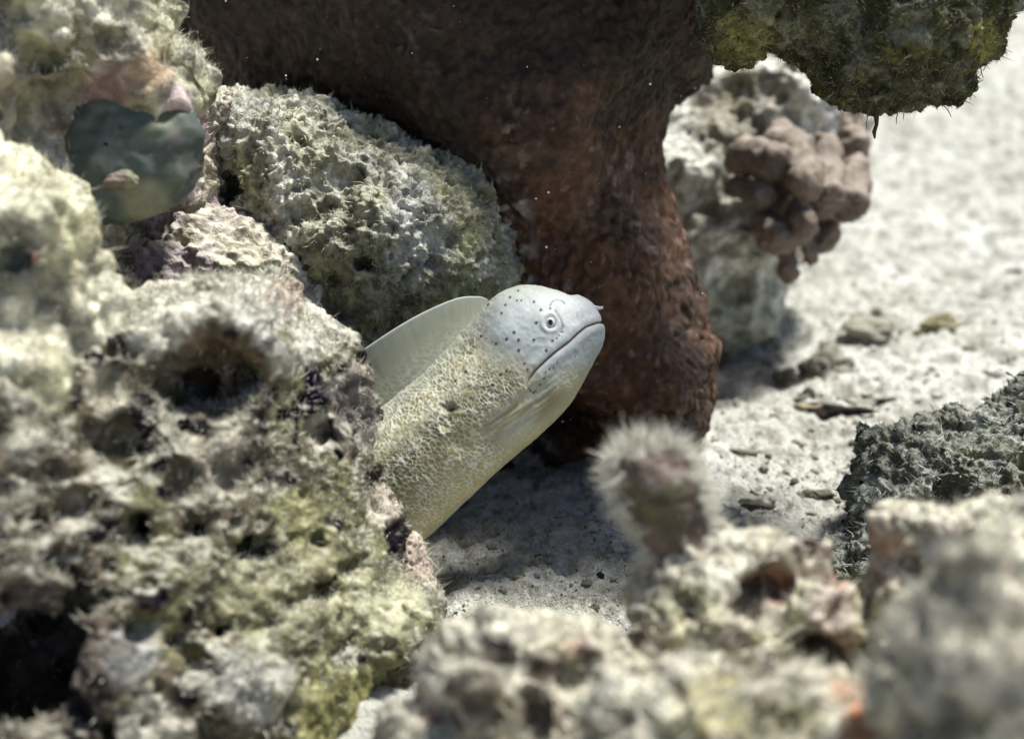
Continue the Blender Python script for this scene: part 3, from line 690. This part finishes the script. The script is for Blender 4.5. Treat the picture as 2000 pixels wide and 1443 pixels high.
fore('flat_topped_rock', 'flat topped cream rock with orange stained corner in front of the dark turf rock', [(1640, 1330), (1660, 1200), (1700, 1120), (1722, 1035), (1745, 1000), (1800, 990), (1880, 1000), (1960, 1004), (2030, 1010), (2250, 1000), (2250, 1800), (1640, 1800)],
     .325, .02, .04, .022, 140, feats=[('h', 1830, 1090, 60, .008), ('h', 1780, 1120, 40, .008), ('b', 1950, 1050, 60, .005)], patches=[(1740, 1060, 30, (.42, .29, .16), .5), (1830, 1080, 40, (.36, .38, .38), .5), (1780, 1130, 40, (.25, .19, .13), .6)])
fore('hazy_lump', 'rounded grey brown lump beside the flat topped cream rock', [(1770, 1560), (1745, 1420), (1745, 1330), (1780, 1240), (1840, 1170), (1930, 1135), (2040, 1130), (2250, 1140), (2250, 1850), (1780, 1850)],
     .245, .02, .03, .026, 150, feats=[('h', 1830, 1420, 80, .010), ('b', 1900, 1240, 120, .004)], patches=[(1830, 1430, 90, (.13, .11, .085), .8), (1960, 1430, 60, (.10, .09, .08), .7), (1900, 1240, 170, (.62, .56, .48), .85)], L=.0026)

# ------------------------------------------------------------------ moray eel
ED = .464
SEC = [(1171, 630, 1173, 633, 2), (1169.5, 615, 1179, 643, 12), (1164, 598, 1181, 657, 22), (1148, 584, 1176, 677, 33), (1130, 576, 1164, 700, 43), (1113, 576, 1152, 722, 52), (1085, 566, 1137, 750, 64), (1044, 557, 1116, 785, 78), (1000, 562, 1090, 815, 89),
       (956, 587, 1060, 845, 97), (920, 628, 1016, 882, 101), (876, 675, 967, 925, 104), (830, 720, 917, 972, 104), (780, 765, 869, 1018, 102), (722, 815, 824, 1060, 100), (660, 880, 770, 1110, 97), (595, 955, 705, 1165, 92), (530, 1030, 640, 1215, 86), (470, 1090, 570, 1260, 78), (420, 1130, 500, 1290, 66), (395, 1170, 440, 1280, 40), (400, 1215, 415, 1245, 6)]
SEC = np.array(SEC, float)
def crom(A, t):
    n = len(A); i = np.clip(np.floor(t).astype(int), 0, n - 2); f = (t - i)[:, None]
    p0, p1, p2, p3 = A[np.maximum(i - 1, 0)], A[i], A[i + 1], A[np.minimum(i + 2, n - 1)]
    return .5 * (2 * p1 + (p2 - p0) * f + (2 * p0 - 5 * p1 + 4 * p2 - p3) * f ** 2 + (3 * p1 - p0 - 3 * p2 + p3) * f ** 3)
tk = np.concatenate([np.linspace(0, 3, 60)[:-1], np.linspace(3, 14.5, 500)[:-1], np.linspace(14.5, 21, 36)])
S = crom(SEC, tk); nth = 360
th = np.linspace(0, 2 * math.pi, nth, endpoint=False)
mid = (S[:, :2] + S[:, 2:4]) / 2; hf = (S[:, :2] - S[:, 2:4]) / 2
ct, st = np.cos(th), np.sin(th)
U = mid[:, 0][:, None] + hf[:, 0][:, None] * ct; Vp = mid[:, 1][:, None] + hf[:, 1][:, None] * ct
Wp = S[:, 4][:, None] * np.sign(st) * np.abs(st) ** .92
Wp = Wp * (1 - .5 * sstep(.35, 1, ct)[None] * sstep(8.5, 11, tk)[:, None])
depth_shift = sstep(13, 20, tk)[:, None] * 60            # the hidden body bends away behind the boulder
PXM = ED / FPX
def eel_w(U_, V_, W_):                                   # eel frame (pixels at its own plane) to world
    return c2w(np.stack([(U_ - 1000) * PXM, (721.5 - V_) * PXM, ED + W_ * PXM], -1))
SP = lambda x, y: (680 + x / 3.5714, 520 + y / 3.5714)
def dpoly(U_, V_, pts):
    d = np.full(U_.shape, 1e9); tpar = np.zeros(U_.shape); n = len(pts) - 1
    for i in range(n):
        a_, b_ = np.array(pts[i]), np.array(pts[i + 1]); e_ = b_ - a_
        t = np.clip(((U_ - a_[0]) * e_[0] + (V_ - a_[1]) * e_[1]) / (e_ @ e_), 0, 1)
        dd = np.hypot(U_ - a_[0] - t * e_[0], V_ - a_[1] - t * e_[1])
        m = dd < d; d = np.where(m, dd, d); tpar = np.where(m, (i + t) / n, tpar)
    return d, tpar
MOUTH = [(1176, 630), (1166, 631), (1142, 640), (1128, 652), (1111, 668), (1080, 691), (1061, 708), (1044, 724), (1033, 741), (1027, 753)]
flat = lambda x: x.reshape(-1)
u, v = flat(U), flat(Vp); side = np.abs(flat(np.tile(np.abs(st), (len(tk), 1))))
arc = np.repeat(np.concatenate([[0], np.cumsum(np.hypot(*np.diff(mid, axis=0).T))]), nth)
cang = np.tile(np.where(th < math.pi, th, 2 * math.pi - th) / math.pi, len(tk)) * 300     # girth coordinate, px
def cap(a_, b_, r, soft):
    d, _ = dpoly(u, v, [a_, b_]); return 1 - sstep(r - soft, r + soft, d)
HEAD = np.maximum(np.maximum(cap((1008, 640), (1130, 615), 68, 44), cap((1064, 688), (1165, 650), 58, 40)), 0)
md, mt = dpoly(u, v, MOUTH)
mfade = sstep(1.02, .75, mt)
disp = -5.5 * np.exp(-(md / 2.2) ** 2) * (.35 + .65 * mfade) * side
lower = sstep(-2, 6, (v - np.interp(u, [p[0] for p in MOUTH[::-1]], [p[1] for p in MOUTH[::-1]])))
disp += 3.0 * np.exp(-((md - 12) / 9) ** 2) * lower * side * mfade + 2.0 * np.exp(-((md - 11) / 8) ** 2) * (1 - lower) * side * mfade
ed = np.hypot(u - 1073, v - 632)
disp += side * (-4.5 * np.exp(-(ed / 9) ** 2) + 2.5 * np.exp(-((ed - 17) / 5) ** 2))
cres = [SP(1440, 325), SP(1475, 380), SP(1490, 430), SP(1478, 465)]
cd, _ = dpoly(u, v, cres); disp -= 2.6 * np.exp(-(cd / 3) ** 2) * side
arc2 = [SP(1403, 285), SP(1420, 255), SP(1450, 240), SP(1490, 250), SP(1505, 268)]
ad, _ = dpoly(u, v, arc2); disp -= 1.2 * np.exp(-(ad / 2) ** 2) * side
disp += side * (4 * np.exp(-(((u - 1128) / 26) ** 2 + ((v - 605) / 18) ** 2)) + 5 * np.exp(-(((u - 1000) / 40) ** 2 + ((v - 640) / 45) ** 2)))
for (a_, b_, c_, k) in [((1255, 545), (1300, 500), (1370, 500), .8), ((1240, 600), (1300, 560), (1390, 560), .6), ((1215, 640), (1260, 600), (1280, 560), .5)]:
    wd_, _ = dpoly(u, v, [SP(*a_), SP(*b_), SP(*c_)]); disp += k * np.exp(-(wd_ / 3.5) ** 2) * side
gd = np.hypot((u - 881) / 1.2, v - 797); disp += side * (-9 * np.exp(-(gd / 9) ** 2))
fold = [(895, 803), (876, 800), (862, 812), (857, 830), (866, 843), (890, 838)]
fd, _ = dpoly(u, v, fold); disp += side * 1.5 * np.exp(-(fd / 5) ** 2)
disp -= side * 5 * np.exp(-(dpoly(u, v, [(880, 812), (872, 828)])[0] / 6) ** 2)
# throat pleats
ax_, ay_ = .80, -.60
along = (u - 1000) * ax_ + (v - 820) * ay_; across = (u - 1000) * .60 + (v - 820) * .80
p2 = np.stack([along / 90, across / 14, side * 0], -1)
pl_m = sstep(55, 15, np.abs(across)) * sstep(-75, -25, along) * sstep(140, 95, along)
pleat = fbm(p2, 1.0, 2, 120)
disp += 3.6 * pleat * pl_m * side
# throat hollow behind the jaw
disp -= 7 * np.exp(-(dpoly(u, v, [(905, 858), (960, 852), (1000, 838)])[0] / 20) ** 2) * side
# reticulate skin
P3_ = np.stack([u, v, flat(Wp)], -1)
bodym = (1 - HEAD) * (1 - .75 * pl_m)
warp = fbm(np.stack([arc / 60, cang / 40, arc * 0], -1), 1.0, 2, 121)
wu = 5 * fbm(np.stack([u / 30, v / 30, side * 0], -1), 1.0, 2, 126); wv = 5 * fbm(np.stack([u / 30, v / 30, side * 0], -1), 1.0, 2, 127)
uu_, vv_ = u + wu, v + wv
ra = np.radians(14 - 40 * sstep(60, 190, cang) * 0)
q3 = np.stack([(uu_ * .97 + vv_ * .24) / 11.5, (-uu_ * .24 + vv_ * .97) / 6.6, side * 0 + .5], -1)
f1, f2 = worley(q3, 1.0, 3, True)
net = 1 - sstep(.04, .19, f2 - f1)
q4 = np.stack([(uu_ * .75 - vv_ * .66) / 6.5, (uu_ * .66 + vv_ * .75) / 11, side * 0 + 7.5], -1)
g1, g2 = worley(q4, 1.0, 8, True)
net2 = 1 - sstep(.05, .22, g2 - g1)
rid = 1 - sstep(.03, .20, np.abs(fbm(np.stack([(uu_ * .97 + vv_ * .24) / 17, (-uu_ * .24 + vv_ * .97) / 6.0, side * 0 + 2.5], -1), 1.0, 2, 129)))
rid2 = 1 - sstep(.03, .20, np.abs(fbm(np.stack([(uu_ * .75 - vv_ * .66) / 6.0, (uu_ * .66 + vv_ * .75) / 16, side * 0 + 4.5], -1), 1.0, 2, 131)))
net = np.clip(.95 * net + .35 * rid, 0, 1); net2 = np.clip(.85 * net2 + .4 * rid2, 0, 1)
topm = sstep(150, 70, cang)
net = net * (1 - topm) + net2 * topm
ventral = sstep(.45, .8, cang / 300); dors = sstep(.32, .12, cang / 300)
netm = bodym * (.45 + .55 * sstep(40, 160, arc)) * (1 - .75 * sstep(.72, .92, cang / 300)) * (1 - .45 * dors) * (.55 + .45 * nmask(P3_, 30, -.4, .3, 128))
disp += (net - .3) * 1.1 * netm
P3 = np.stack([u, v, flat(Wp)], -1)
disp += 1.0 * fbm(P3, 40, 3, 122) + .35 * fbm(P3, 9, 2, 133)
# normals from the smooth body
nt_ = len(tk)
BW = eel_w(U, Vp, Wp + depth_shift).reshape(-1, 3)
ii, jj = np.meshgrid(np.arange(nt_ - 1), np.arange(nth), indexing='ij')
FQ = np.stack([ii * nth + jj, ii * nth + (jj + 1) % nth, (ii + 1) * nth + (jj + 1) % nth, (ii + 1) * nth + jj], -1).reshape(-1, 4)
me = fast_mesh('body', BW, FQ)
N = getn(me)
if ((BW - BW.mean(0)) * N).sum() < 0: me.flip_normals(); N = -N
BW2 = BW + N * (disp * PXM)[:, None]
me.vertices.foreach_set('co', BW2.astype(np.float32).ravel()); me.update()
# pigment
C = np.tile(np.array([.28, .25, .12], np.float32), (len(u), 1))
C = mixc(C, [.33, .34, .26], dors); C = mixc(C, [.48, .435, .22], ventral)
C = mixc(C, [.82, .82, .73], net * netm * .95)
cp = 1 - sstep(.3, .9, np.abs(pleat)); C = mixc(C, [.50, .52, .47], pl_m * .6); C = mixc(C, [.33, .28, .13], pl_m * nmask(p2, 1.0, -.1, .4, 124) * .85)
hc = np.tile(np.array([.39, .425, .43], np.float32), (len(u), 1))
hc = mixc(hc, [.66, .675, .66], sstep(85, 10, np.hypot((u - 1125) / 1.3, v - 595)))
hc = mixc(hc, [.44, .43, .40], sstep(700, 760, v + (u - 1100) * -.3) * .8)
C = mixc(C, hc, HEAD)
C = mixc(C, [.48, .46, .36], (1 - HEAD) * sstep(.88, .97, cang / 300) * .7)
C *= (1 + .05 * fbm(P3, 12, 3, 125) + .09 * fbm(P3, 45, 3, 132))[:, None]
C = mixc(C, [.16, .07, .05], np.exp(-(md / 1.9) ** 2) * side * (.25 + .7 * mfade) * sstep(.05, .3, side))
C = mixc(C, [.22, .22, .24], np.exp(-(cd / 2.4) ** 2) * side * .75)
C = mixc(C, [.05, .05, .05], (np.exp(-(ad / 1.6) ** 2) * side * .85))
C = mixc(C, [.035, .028, .02], np.exp(-(np.hypot((u - 885) / 1.3, v - 797) / 6.5) ** 2) * .95)
spots = [(977, 270, 11), (1185, 180, 8), (1130, 228, 10), (1178, 252, 8), (1206, 252, 8), (1292, 259, 11), (1098, 284, 9), (1075, 343, 10), (1338, 317, 10), (1403, 305, 9), (1307, 405, 12), (1157, 475, 12), (933, 495, 10), (1107, 519, 12), (1186, 524, 12), (1036, 549, 11), (1290, 522, 12), (1416, 526, 11), (1447, 508, 8), (1462, 487, 7), (1487, 465, 6),
         (1373, 593, 12), (1188, 593, 12), (1227, 680, 10), (1247, 722, 10), (1105, 729, 10), (1063, 757, 12), (830, 737, 12), (762, 797, 11), (1007, 827, 12), (938, 925, 9), (1366, 740, 8), (1355, 778, 9), (1333, 822, 9), (1393, 718, 7), (1422, 711, 7), (1446, 675, 6), (1303, 868, 8), (1255, 850, 8), (1268, 865, 8), (1288, 878, 8), (1632, 567, 5), (1576, 630, 5), (1684, 522, 5)]
for (a_, b_, r_) in spots:
    su, sv = SP(a_, b_); dd = np.hypot(u - su, (v - sv) * .9 + (u - su) * .25) / (r_ / 3.57 * 1.0)
    C = mixc(C, [.03, .028, .03], (1 - sstep(.55, 1.2, dd)) * .95)
nr_ = np.hypot(u - SP(1607, 350)[0], v - SP(1607, 350)[1]); C = mixc(C, [.45, .45, .46], np.exp(-((nr_ - 6) / 1.5) ** 2) * .6)
set_col(me, C)
base = pw(700, 1150, ED + .01)
eel = empty('moray_eel', base); tag(eel, 'pale grey moray eel with dark speckled head raised from between the rocks', 'eel')
body = obj('body', me, M_SKIN, eel, base)
# dorsal fin
FB_ = np.array([12., 14.]) + np.array([(962, 600), (928, 640), (884, 686), (838, 730), (788, 776), (728, 826), (665, 892), (600, 965), (540, 1040)], float)
FO_ = np.array([(955, 586), (934, 579), (887, 584), (806, 621), (716, 678), (640, 735), (570, 815), (510, 920), (470, 1010)], float)
tf_ = np.linspace(0, 8, 240); fb = crom(FB_, tf_); fo = crom(FO_, tf_)
sv_ = np.linspace(0, 1, 60)
FU = fb[:, 0][:, None] * (1 - sv_) + fo[:, 0][:, None] * sv_; FVv = fb[:, 1][:, None] * (1 - sv_) + fo[:, 1][:, None] * sv_
bulge = np.sin(np.clip(sv_, 0, 1) * math.pi) * 0
thick = 15 * (1 - sv_) ** 2.2 + 5 * (1 - sv_) + 1.3
rayn = np.sin((tf_[:, None] * 26 + sv_ * 6) ) * .5 + fbm(np.stack([tf_[:, None] * 8 + 0 * sv_, sv_ * 2 + 0 * tf_[:, None], 0 * FU], -1), 1.0, 2, 130)
Wf = thick[None] + rayn * .12
wav = 4 * np.sin(tf_ * 1.3)[:, None] * sv_ ** 2 + sstep(3.2, 8, tf_)[:, None] * 40
Vt = np.concatenate([eel_w(FU, FVv, -Wf + wav).reshape(-1, 3), eel_w(FU, FVv, Wf + wav).reshape(-1, 3)])
a_n, b_n = FU.shape
ii, jj = np.meshgrid(np.arange(a_n - 1), np.arange(b_n - 1), indexing='ij')
q = np.stack([ii * b_n + jj, (ii + 1) * b_n + jj, (ii + 1) * b_n + jj + 1, ii * b_n + jj + 1], -1).reshape(-1, 4)
o_ = a_n * b_n
ie = np.arange(a_n - 1); je = np.full(a_n - 1, b_n - 1)
edge = np.stack([ie * b_n + je, (ie + 1) * b_n + je, (ie + 1) * b_n + je + o_, ie * b_n + je + o_], -1)
edge2 = np.stack([ie * b_n, (ie + 1) * b_n, (ie + 1) * b_n + o_, ie * b_n + o_], -1)[:, ::-1]
me = fast_mesh('fin', Vt, np.concatenate([q, q[:, ::-1] + o_, edge, edge2]))
fc = np.tile(np.array([.33, .34, .25], np.float32), (o_, 1))
svf = np.tile(sv_, a_n); rf = flat(rayn)
fc = mixc(fc, [.32, .33, .25], sstep(.1, .8, rf) * .3)
fpu, fpv = flat(FU), flat(FVv)
qf = np.stack([fpu / 16 + fpv / 40, fpv / 9 - fpu / 30, 0 * fpu], -1); h1, h2 = worley(qf, 1.0, 5, True)
fc = mixc(fc, [.55, .55, .47], (1 - sstep(.04, .2, h2 - h1)) * sstep(.75, .2, svf) * .7 * sstep(.5, 2, np.repeat(tf_, b_n)))
fc = mixc(fc, [.82, .84, .82], sstep(.955, .99, svf))
fc = mixc(fc, [.38, .40, .35], sstep(.75, .955, svf) * .5)
set_col(me, np.concatenate([fc, fc])); obj('dorsal_fin', me, M_FIN, eel, base)
# eyes and nostril tubes, both sides
# front surface depth of the body near a photograph position
fu, fv, fw = u, v, flat(Wp)
def surf_w(a_, b_):
    m = (fw < 0); k = np.argmin(np.where(m, np.hypot(fu - a_, fv - b_), 1e9)); return fw[k] - disp[k] * 0
ws = abs(surf_w(1073, 632))
def ball(c, r, sx=1, n=24, axis=-1):
    T, P = np.meshgrid(np.linspace(0, 2 * math.pi, 2 * n, endpoint=False), np.linspace(.01, math.pi - .01, n), indexing='ij')
    x, y, z = np.cos(T) * np.sin(P), np.sin(T) * np.sin(P), np.cos(P)
    m_, n_ = T.shape; i, j = np.meshgrid(np.arange(m_), np.arange(n_ - 1), indexing='ij')
    F = np.stack([i * n_ + j, ((i + 1) % m_) * n_ + j, ((i + 1) % m_) * n_ + j + 1, i * n_ + j + 1], -1).reshape(-1, 4)
    return eel_w(c[0] + x * r * sx, c[1] + y * r, c[2] + z * r * axis * -1 * -1).reshape(-1, 3), F, flat(z), flat(x), flat(y)
for s in (-1, 1):
    Vb, Fb, z, x, y = ball((1073, 632, s * (ws - 7.5)), 12, .95)
    me = fast_mesh('eye', Vb, Fb)
    zz = -z if s < 0 else z
    zz = -z * s
    rad = np.hypot(x, y); frontm = zz > 0
    c = np.tile(np.array([.34, .36, .37], np.float32), (len(z), 1))
    c = mixc(c, [.70, .72, .72], (1 - sstep(.70, .80, rad)) * frontm)
    c = mixc(c, [.55, .57, .58], np.exp(-((rad - .52) / .06) ** 2) * frontm * .5)
    c = mixc(c, [.01, .01, .012], (1 - sstep(.36, .46, np.hypot(x, y * .85))) * frontm)
    c = mixc(c, [.05, .05, .05], np.exp(-((rad - .86) / .05) ** 2) * frontm * .7)
    set_col(me, c); eye = obj('eye', me, M_EYE, eel, base)
    Vb, Fb, z, x, y = ball((1073, 633, s * (ws - 7.5 + 7.0)), 5.6, .8)
    me = fast_mesh('pupil', Vb, Fb); set_col(me, np.tile([.01, .01, .012], (len(Vb), 1)))
    pu = bpy.data.objects.new('pupil', me); COL.objects.link(pu); me.materials.append(M_EYE)
    me.vertices.foreach_set('co', (Vb - base).astype(np.float32).ravel()); me.update(); pu.parent = eye
    pts = eel_w(np.array([1154, 1163, 1170, 1177.]), np.array([600, 601, 602, 601.]), np.array([14, 15, 15.5, 16.]) * s)
    me = tube(pts, np.array([4.2, 3.4, 2.8, 2.2]) * PXM, 12)
    set_col(me, np.tile([.78, .79, .77], (len(me.vertices), 1))); obj('nostril', me, M_SKIN, eel, base)

# ------------------------------------------------------------------ loose rubble on the sand
def chunk(seed, el=(1, 1, 1), sub=2):
    import bmesh
    bm = bmesh.new(); bmesh.ops.create_icosphere(bm, subdivisions=sub, radius=1.0)
    V = np.array([w_.co[:] for w_ in bm.verts])
    k = 1 + .5 * fbm(V, .9, 3, seed) + .30 * fbm(V, .4, 3, seed + 1)
    if sub > 2: k = k - .35 * sstep(.4, .15, worley(V, .55, seed % 7))
    for w_, p in zip(bm.verts, V * k[:, None] * np.array(el)): w_.co = p
    me = bpy.data.meshes.new('rubble'); bm.to_mesh(me); bm.free()
    me.polygons.foreach_set('use_smooth', [True] * len(me.polygons))
    return me
def sand_hit(u, v):
    """world point where the sight line through a photograph pixel meets the sand"""
    for d in np.arange(.36, 3, .004):
        p = pw(u, v, d)
        if p[2] <= sand_base(p[0], p[1]): return p, d
    return p, d
def chunk_mesh(seed, el, colr, sub=2):
    me = chunk(seed, el, sub); V = getv(me)
    c = np.array(colr, np.float32)[None] * (1 + .35 * fbm(V, .5, 3, seed + 2))[:, None]
    set_col(me, c); me.materials.append(M_ROCK); return me
special = [('rubble_lump', 'grey knobbly rubble lump half sunk in the sand right of the brown pillar', 1615, 735, 42, (1, .8, .8), (.36, .34, .28)), ('rubble_lump', 'small peaked rubble lump next to the grey knobbly lump', 1615, 690, 22, (1, .8, .9), (.42, .40, .33)),
           ('rubble_lump', 'brownish rubble lump sitting lowest beside the grey knobbly lump', 1535, 742, 20, (.8, .8, 1), (.26, .24, .19)), ('rubble_lump', 'low long grey rubble mound in the sand past the grey knobbly lump', 1695, 672, 44, (1.2, .7, .45), (.40, .38, .31)),
           ('rubble_lump', 'yellowish pebble with dark ends on the far sand', 1830, 652, 34, (1.3, .7, .55), (.36, .33, .20)), ('dark_fragment', 'long blackish plant fragment lying flat on the pale sand', 1640, 814, 30, (1.7, .4, .3), (.05, .045, .04)),
           ('coral_stick', 'tan stick of dead coral lying next to the blackish fragment', 1590, 812, 22, (1.5, .5, .5), (.48, .42, .28)), ('dark_fragment', 'short dark fragment above the tan coral stick', 1575, 785, 13, (1, .9, 1), (.10, .09, .07)),
           ('dark_fragment', 'dark chip of shell on the sand above the turf rock', 1735, 787, 14, (1.5, .6, .5), (.08, .075, .06)), ('shell_piece', 'white broken shell piece resting on the sand', 1945, 728, 20, (1.2, .8, .6), (.75, .73, .66)), ('dark_fragment', 'lone black fragment on the far bright sand', 1981, 530, 12, (1.3, .8, .5), (.05, .04, .03)),
           ('rubble_lump', 'dark speckled rubble pebble between the furry stalk and turf rock', 1475, 998, 17, (1.5, .8, .6), (.20, .19, .15)), ('rubble_lump', 'dark flat pebble close beside the turf rock', 1602, 990, 16, (1.5, .8, .6), (.20, .19, .14)), ('dark_fragment', 'small black chip on the shaded sand under the eel', 1172, 1121, 7, (.8, .8, 1.2), (.03, .03, .03)), ('shell_piece', 'tiny white shell chip on shaded sand beneath the eel', 975, 1180, 10, (1, .8, .8), (.78, .77, .72))]
r = np.random.default_rng(8)
for k, (nm, lb, u_, v_, rp, el, cl) in enumerate(special):
    p, d = sand_hit(u_, v_); s = rp / FPX * d
    o = bpy.data.objects.new(nm, chunk_mesh(200 + 5 * k, el, cl, 4)); COL.objects.link(o)
    o.location = (p[0], p[1], float(sand_z(p[0], p[1])) + s * el[2] * .25); o.scale = (s, s, s); o.rotation_euler = (0, 0, r.uniform(-.4, .4))
    tag(o, lb, 'fragment' if 'fragment' in nm else ('shell' if 'shell' in nm else ('coral' if 'coral' in nm else 'pebble')))
protos = [chunk_mesh(300 + 7 * k, el, cl) for k, (el, cl) in enumerate([((1, .8, .6), (.55, .53, .45)), ((1.3, .7, .5), (.50, .47, .38)), ((1, .9, .8), (.38, .36, .30)), ((1.6, .6, .45), (.30, .28, .22)), ((1, .8, .5), (.66, .64, .57)), ((1.2, .8, .55), (.20, .19, .15))])]
LBL = ['pale rounded pebble scattered on the sand', 'pale oblong pebble scattered on the sand', 'grey brown pebble scattered on the sand', 'brown splinter of coral scattered on the sand', 'whitish shell chip scattered on the sand', 'dark chip scattered on the sand']
NM = ['pebble', 'pebble', 'pebble', 'coral_splinter', 'shell_chip', 'dark_chip']; CT = ['pebble', 'pebble', 'pebble', 'coral', 'shell', 'chip']
zone = [(1250, 1040), (1700, 1000), (2000, 700), (2000, 450), (1700, 560), (1520, 600), (1400, 760), (1150, 985), (880, 1100), (880, 1190), (1230, 1200)]
ZP = np.array(zone, float); made = 0
while made < 220:
    u_, v_ = r.uniform(870, 2000), r.uniform(450, 1200)
    if poly_sdf(ZP, np.array([u_]), np.array([v_]))[0] > 0: continue
    p, d = sand_hit(u_, v_)
    k = int(r.choice(6, p=[.2, .18, .17, .15, .15, .15])); s = abs(r.normal(0, .0009)) + (.0009 if u_ > 1260 else .0004)
    o = bpy.data.objects.new(NM[k], protos[k]); COL.objects.link(o)
    o.location = (p[0], p[1], float(sand_z(p[0], p[1])) + s * .12); o.scale = (s, s, s); o.rotation_euler = (r.uniform(-.3, .3), r.uniform(-.3, .3), r.uniform(0, 6.28))
    zn = 'on the shaded sand under the eel' if u_ < 1260 else ('on the sand near the dark turf rock' if v_ > 880 else ('on the sand right of the brown pillar' if u_ < 1640 else 'on the open sunlit sand'))
    tag(o, LBL[k].replace('scattered on the sand', zn), CT[k], LBL[k].replace('scattered on the sand', zn)); made += 1
# sand grains and coral grit, too many to count
n = 15000
ang = r.uniform(math.radians(-4.5), math.radians(23), n); rad = .40 * (1.0 / .40) ** (r.random(n) ** 1.35)
gx, gy = rad * np.sin(ang), rad * np.cos(ang); gz = sand_z(gx, gy)
oct_v = np.array([[1, 0, 0], [-1, 0, 0], [0, 1, 0], [0, -1, 0], [0, 0, 1], [0, 0, -1.]]); oct_f = np.array([[0, 2, 4], [2, 1, 4], [1, 3, 4], [3, 0, 4], [2, 0, 5], [1, 2, 5], [3, 1, 5], [0, 3, 5]])
sz = (.00028 + .0007 * r.random(n) ** 3)[:, None, None]
A_ = r.normal(0, 1, (n, 3, 3)); Qm, _ = np.linalg.qr(A_)
gv = (oct_v[None] * (np.array([1, .7, .55]) + r.uniform(-.25, .25, (n, 1, 3)))) @ Qm * sz + np.stack([gx, gy, gz + sz[:, 0, 0] * .3], -1)[:, None]
me = fast_mesh('grit', gv.reshape(-1, 3), (np.arange(n)[:, None, None] * 6 + oct_f[None]).reshape(-1, 3), 3, False)
gc = np.array([.74, .73, .67])[None] * (.6 + .45 * r.random((n, 1))); kk = r.random(n) < .22; gc[kk] = np.array([.20, .18, .14]) * (.4 + r.random((kk.sum(), 1)))
set_col(me, np.repeat(gc, 6, 0)); g = obj('coral_grit', me, M_SAND); tag(g, 'loose coral grit strewn over the sand bed', 'grit', kind='stuff')
# specks of drifting sediment in the water
n = 150
uu = r.uniform(350, 1420, n); vv = r.uniform(0, 900, n); dd = r.uniform(.40, .545, n)
m = (uu > 950) | (vv < 160); uu, vv, dd = uu[m], vv[m], dd[m]; n = len(uu)
sz = (.00010 + .00032 * r.random(n) ** 4)[:, None, None]
gv = oct_v[None] * sz + np.array([pw(a_, b_, c_) for a_, b_, c_ in zip(uu, vv, dd)])[:, None]
me = fast_mesh('specks', gv.reshape(-1, 3), (np.arange(n)[:, None, None] * 6 + oct_f[None]).reshape(-1, 3), 3, True)
set_col(me, np.tile([.8, .8, .75], (n * 6, 1))); g = obj('drifting_sediment', me, M_SAND); tag(g, 'tiny pale sediment specks drifting in the water before the brown pillar', 'sediment', kind='stuff')

# ------------------------------------------------------------------ put each rock's origin at its base
for o in list(bpy.data.objects):
    if o.type == 'MESH' and o.parent is None and o.name != 'sand' and o.location.length == 0 and o.scale[0] == 1:
        b_ = ground_at(o.data); V = getv(o.data) - b_
        o.data.vertices.foreach_set('co', V.astype(np.float32).ravel()); o.data.update(); o.location = b_
        for ch in o.children: ch.location = Vector(ch.location) - Vector(b_)
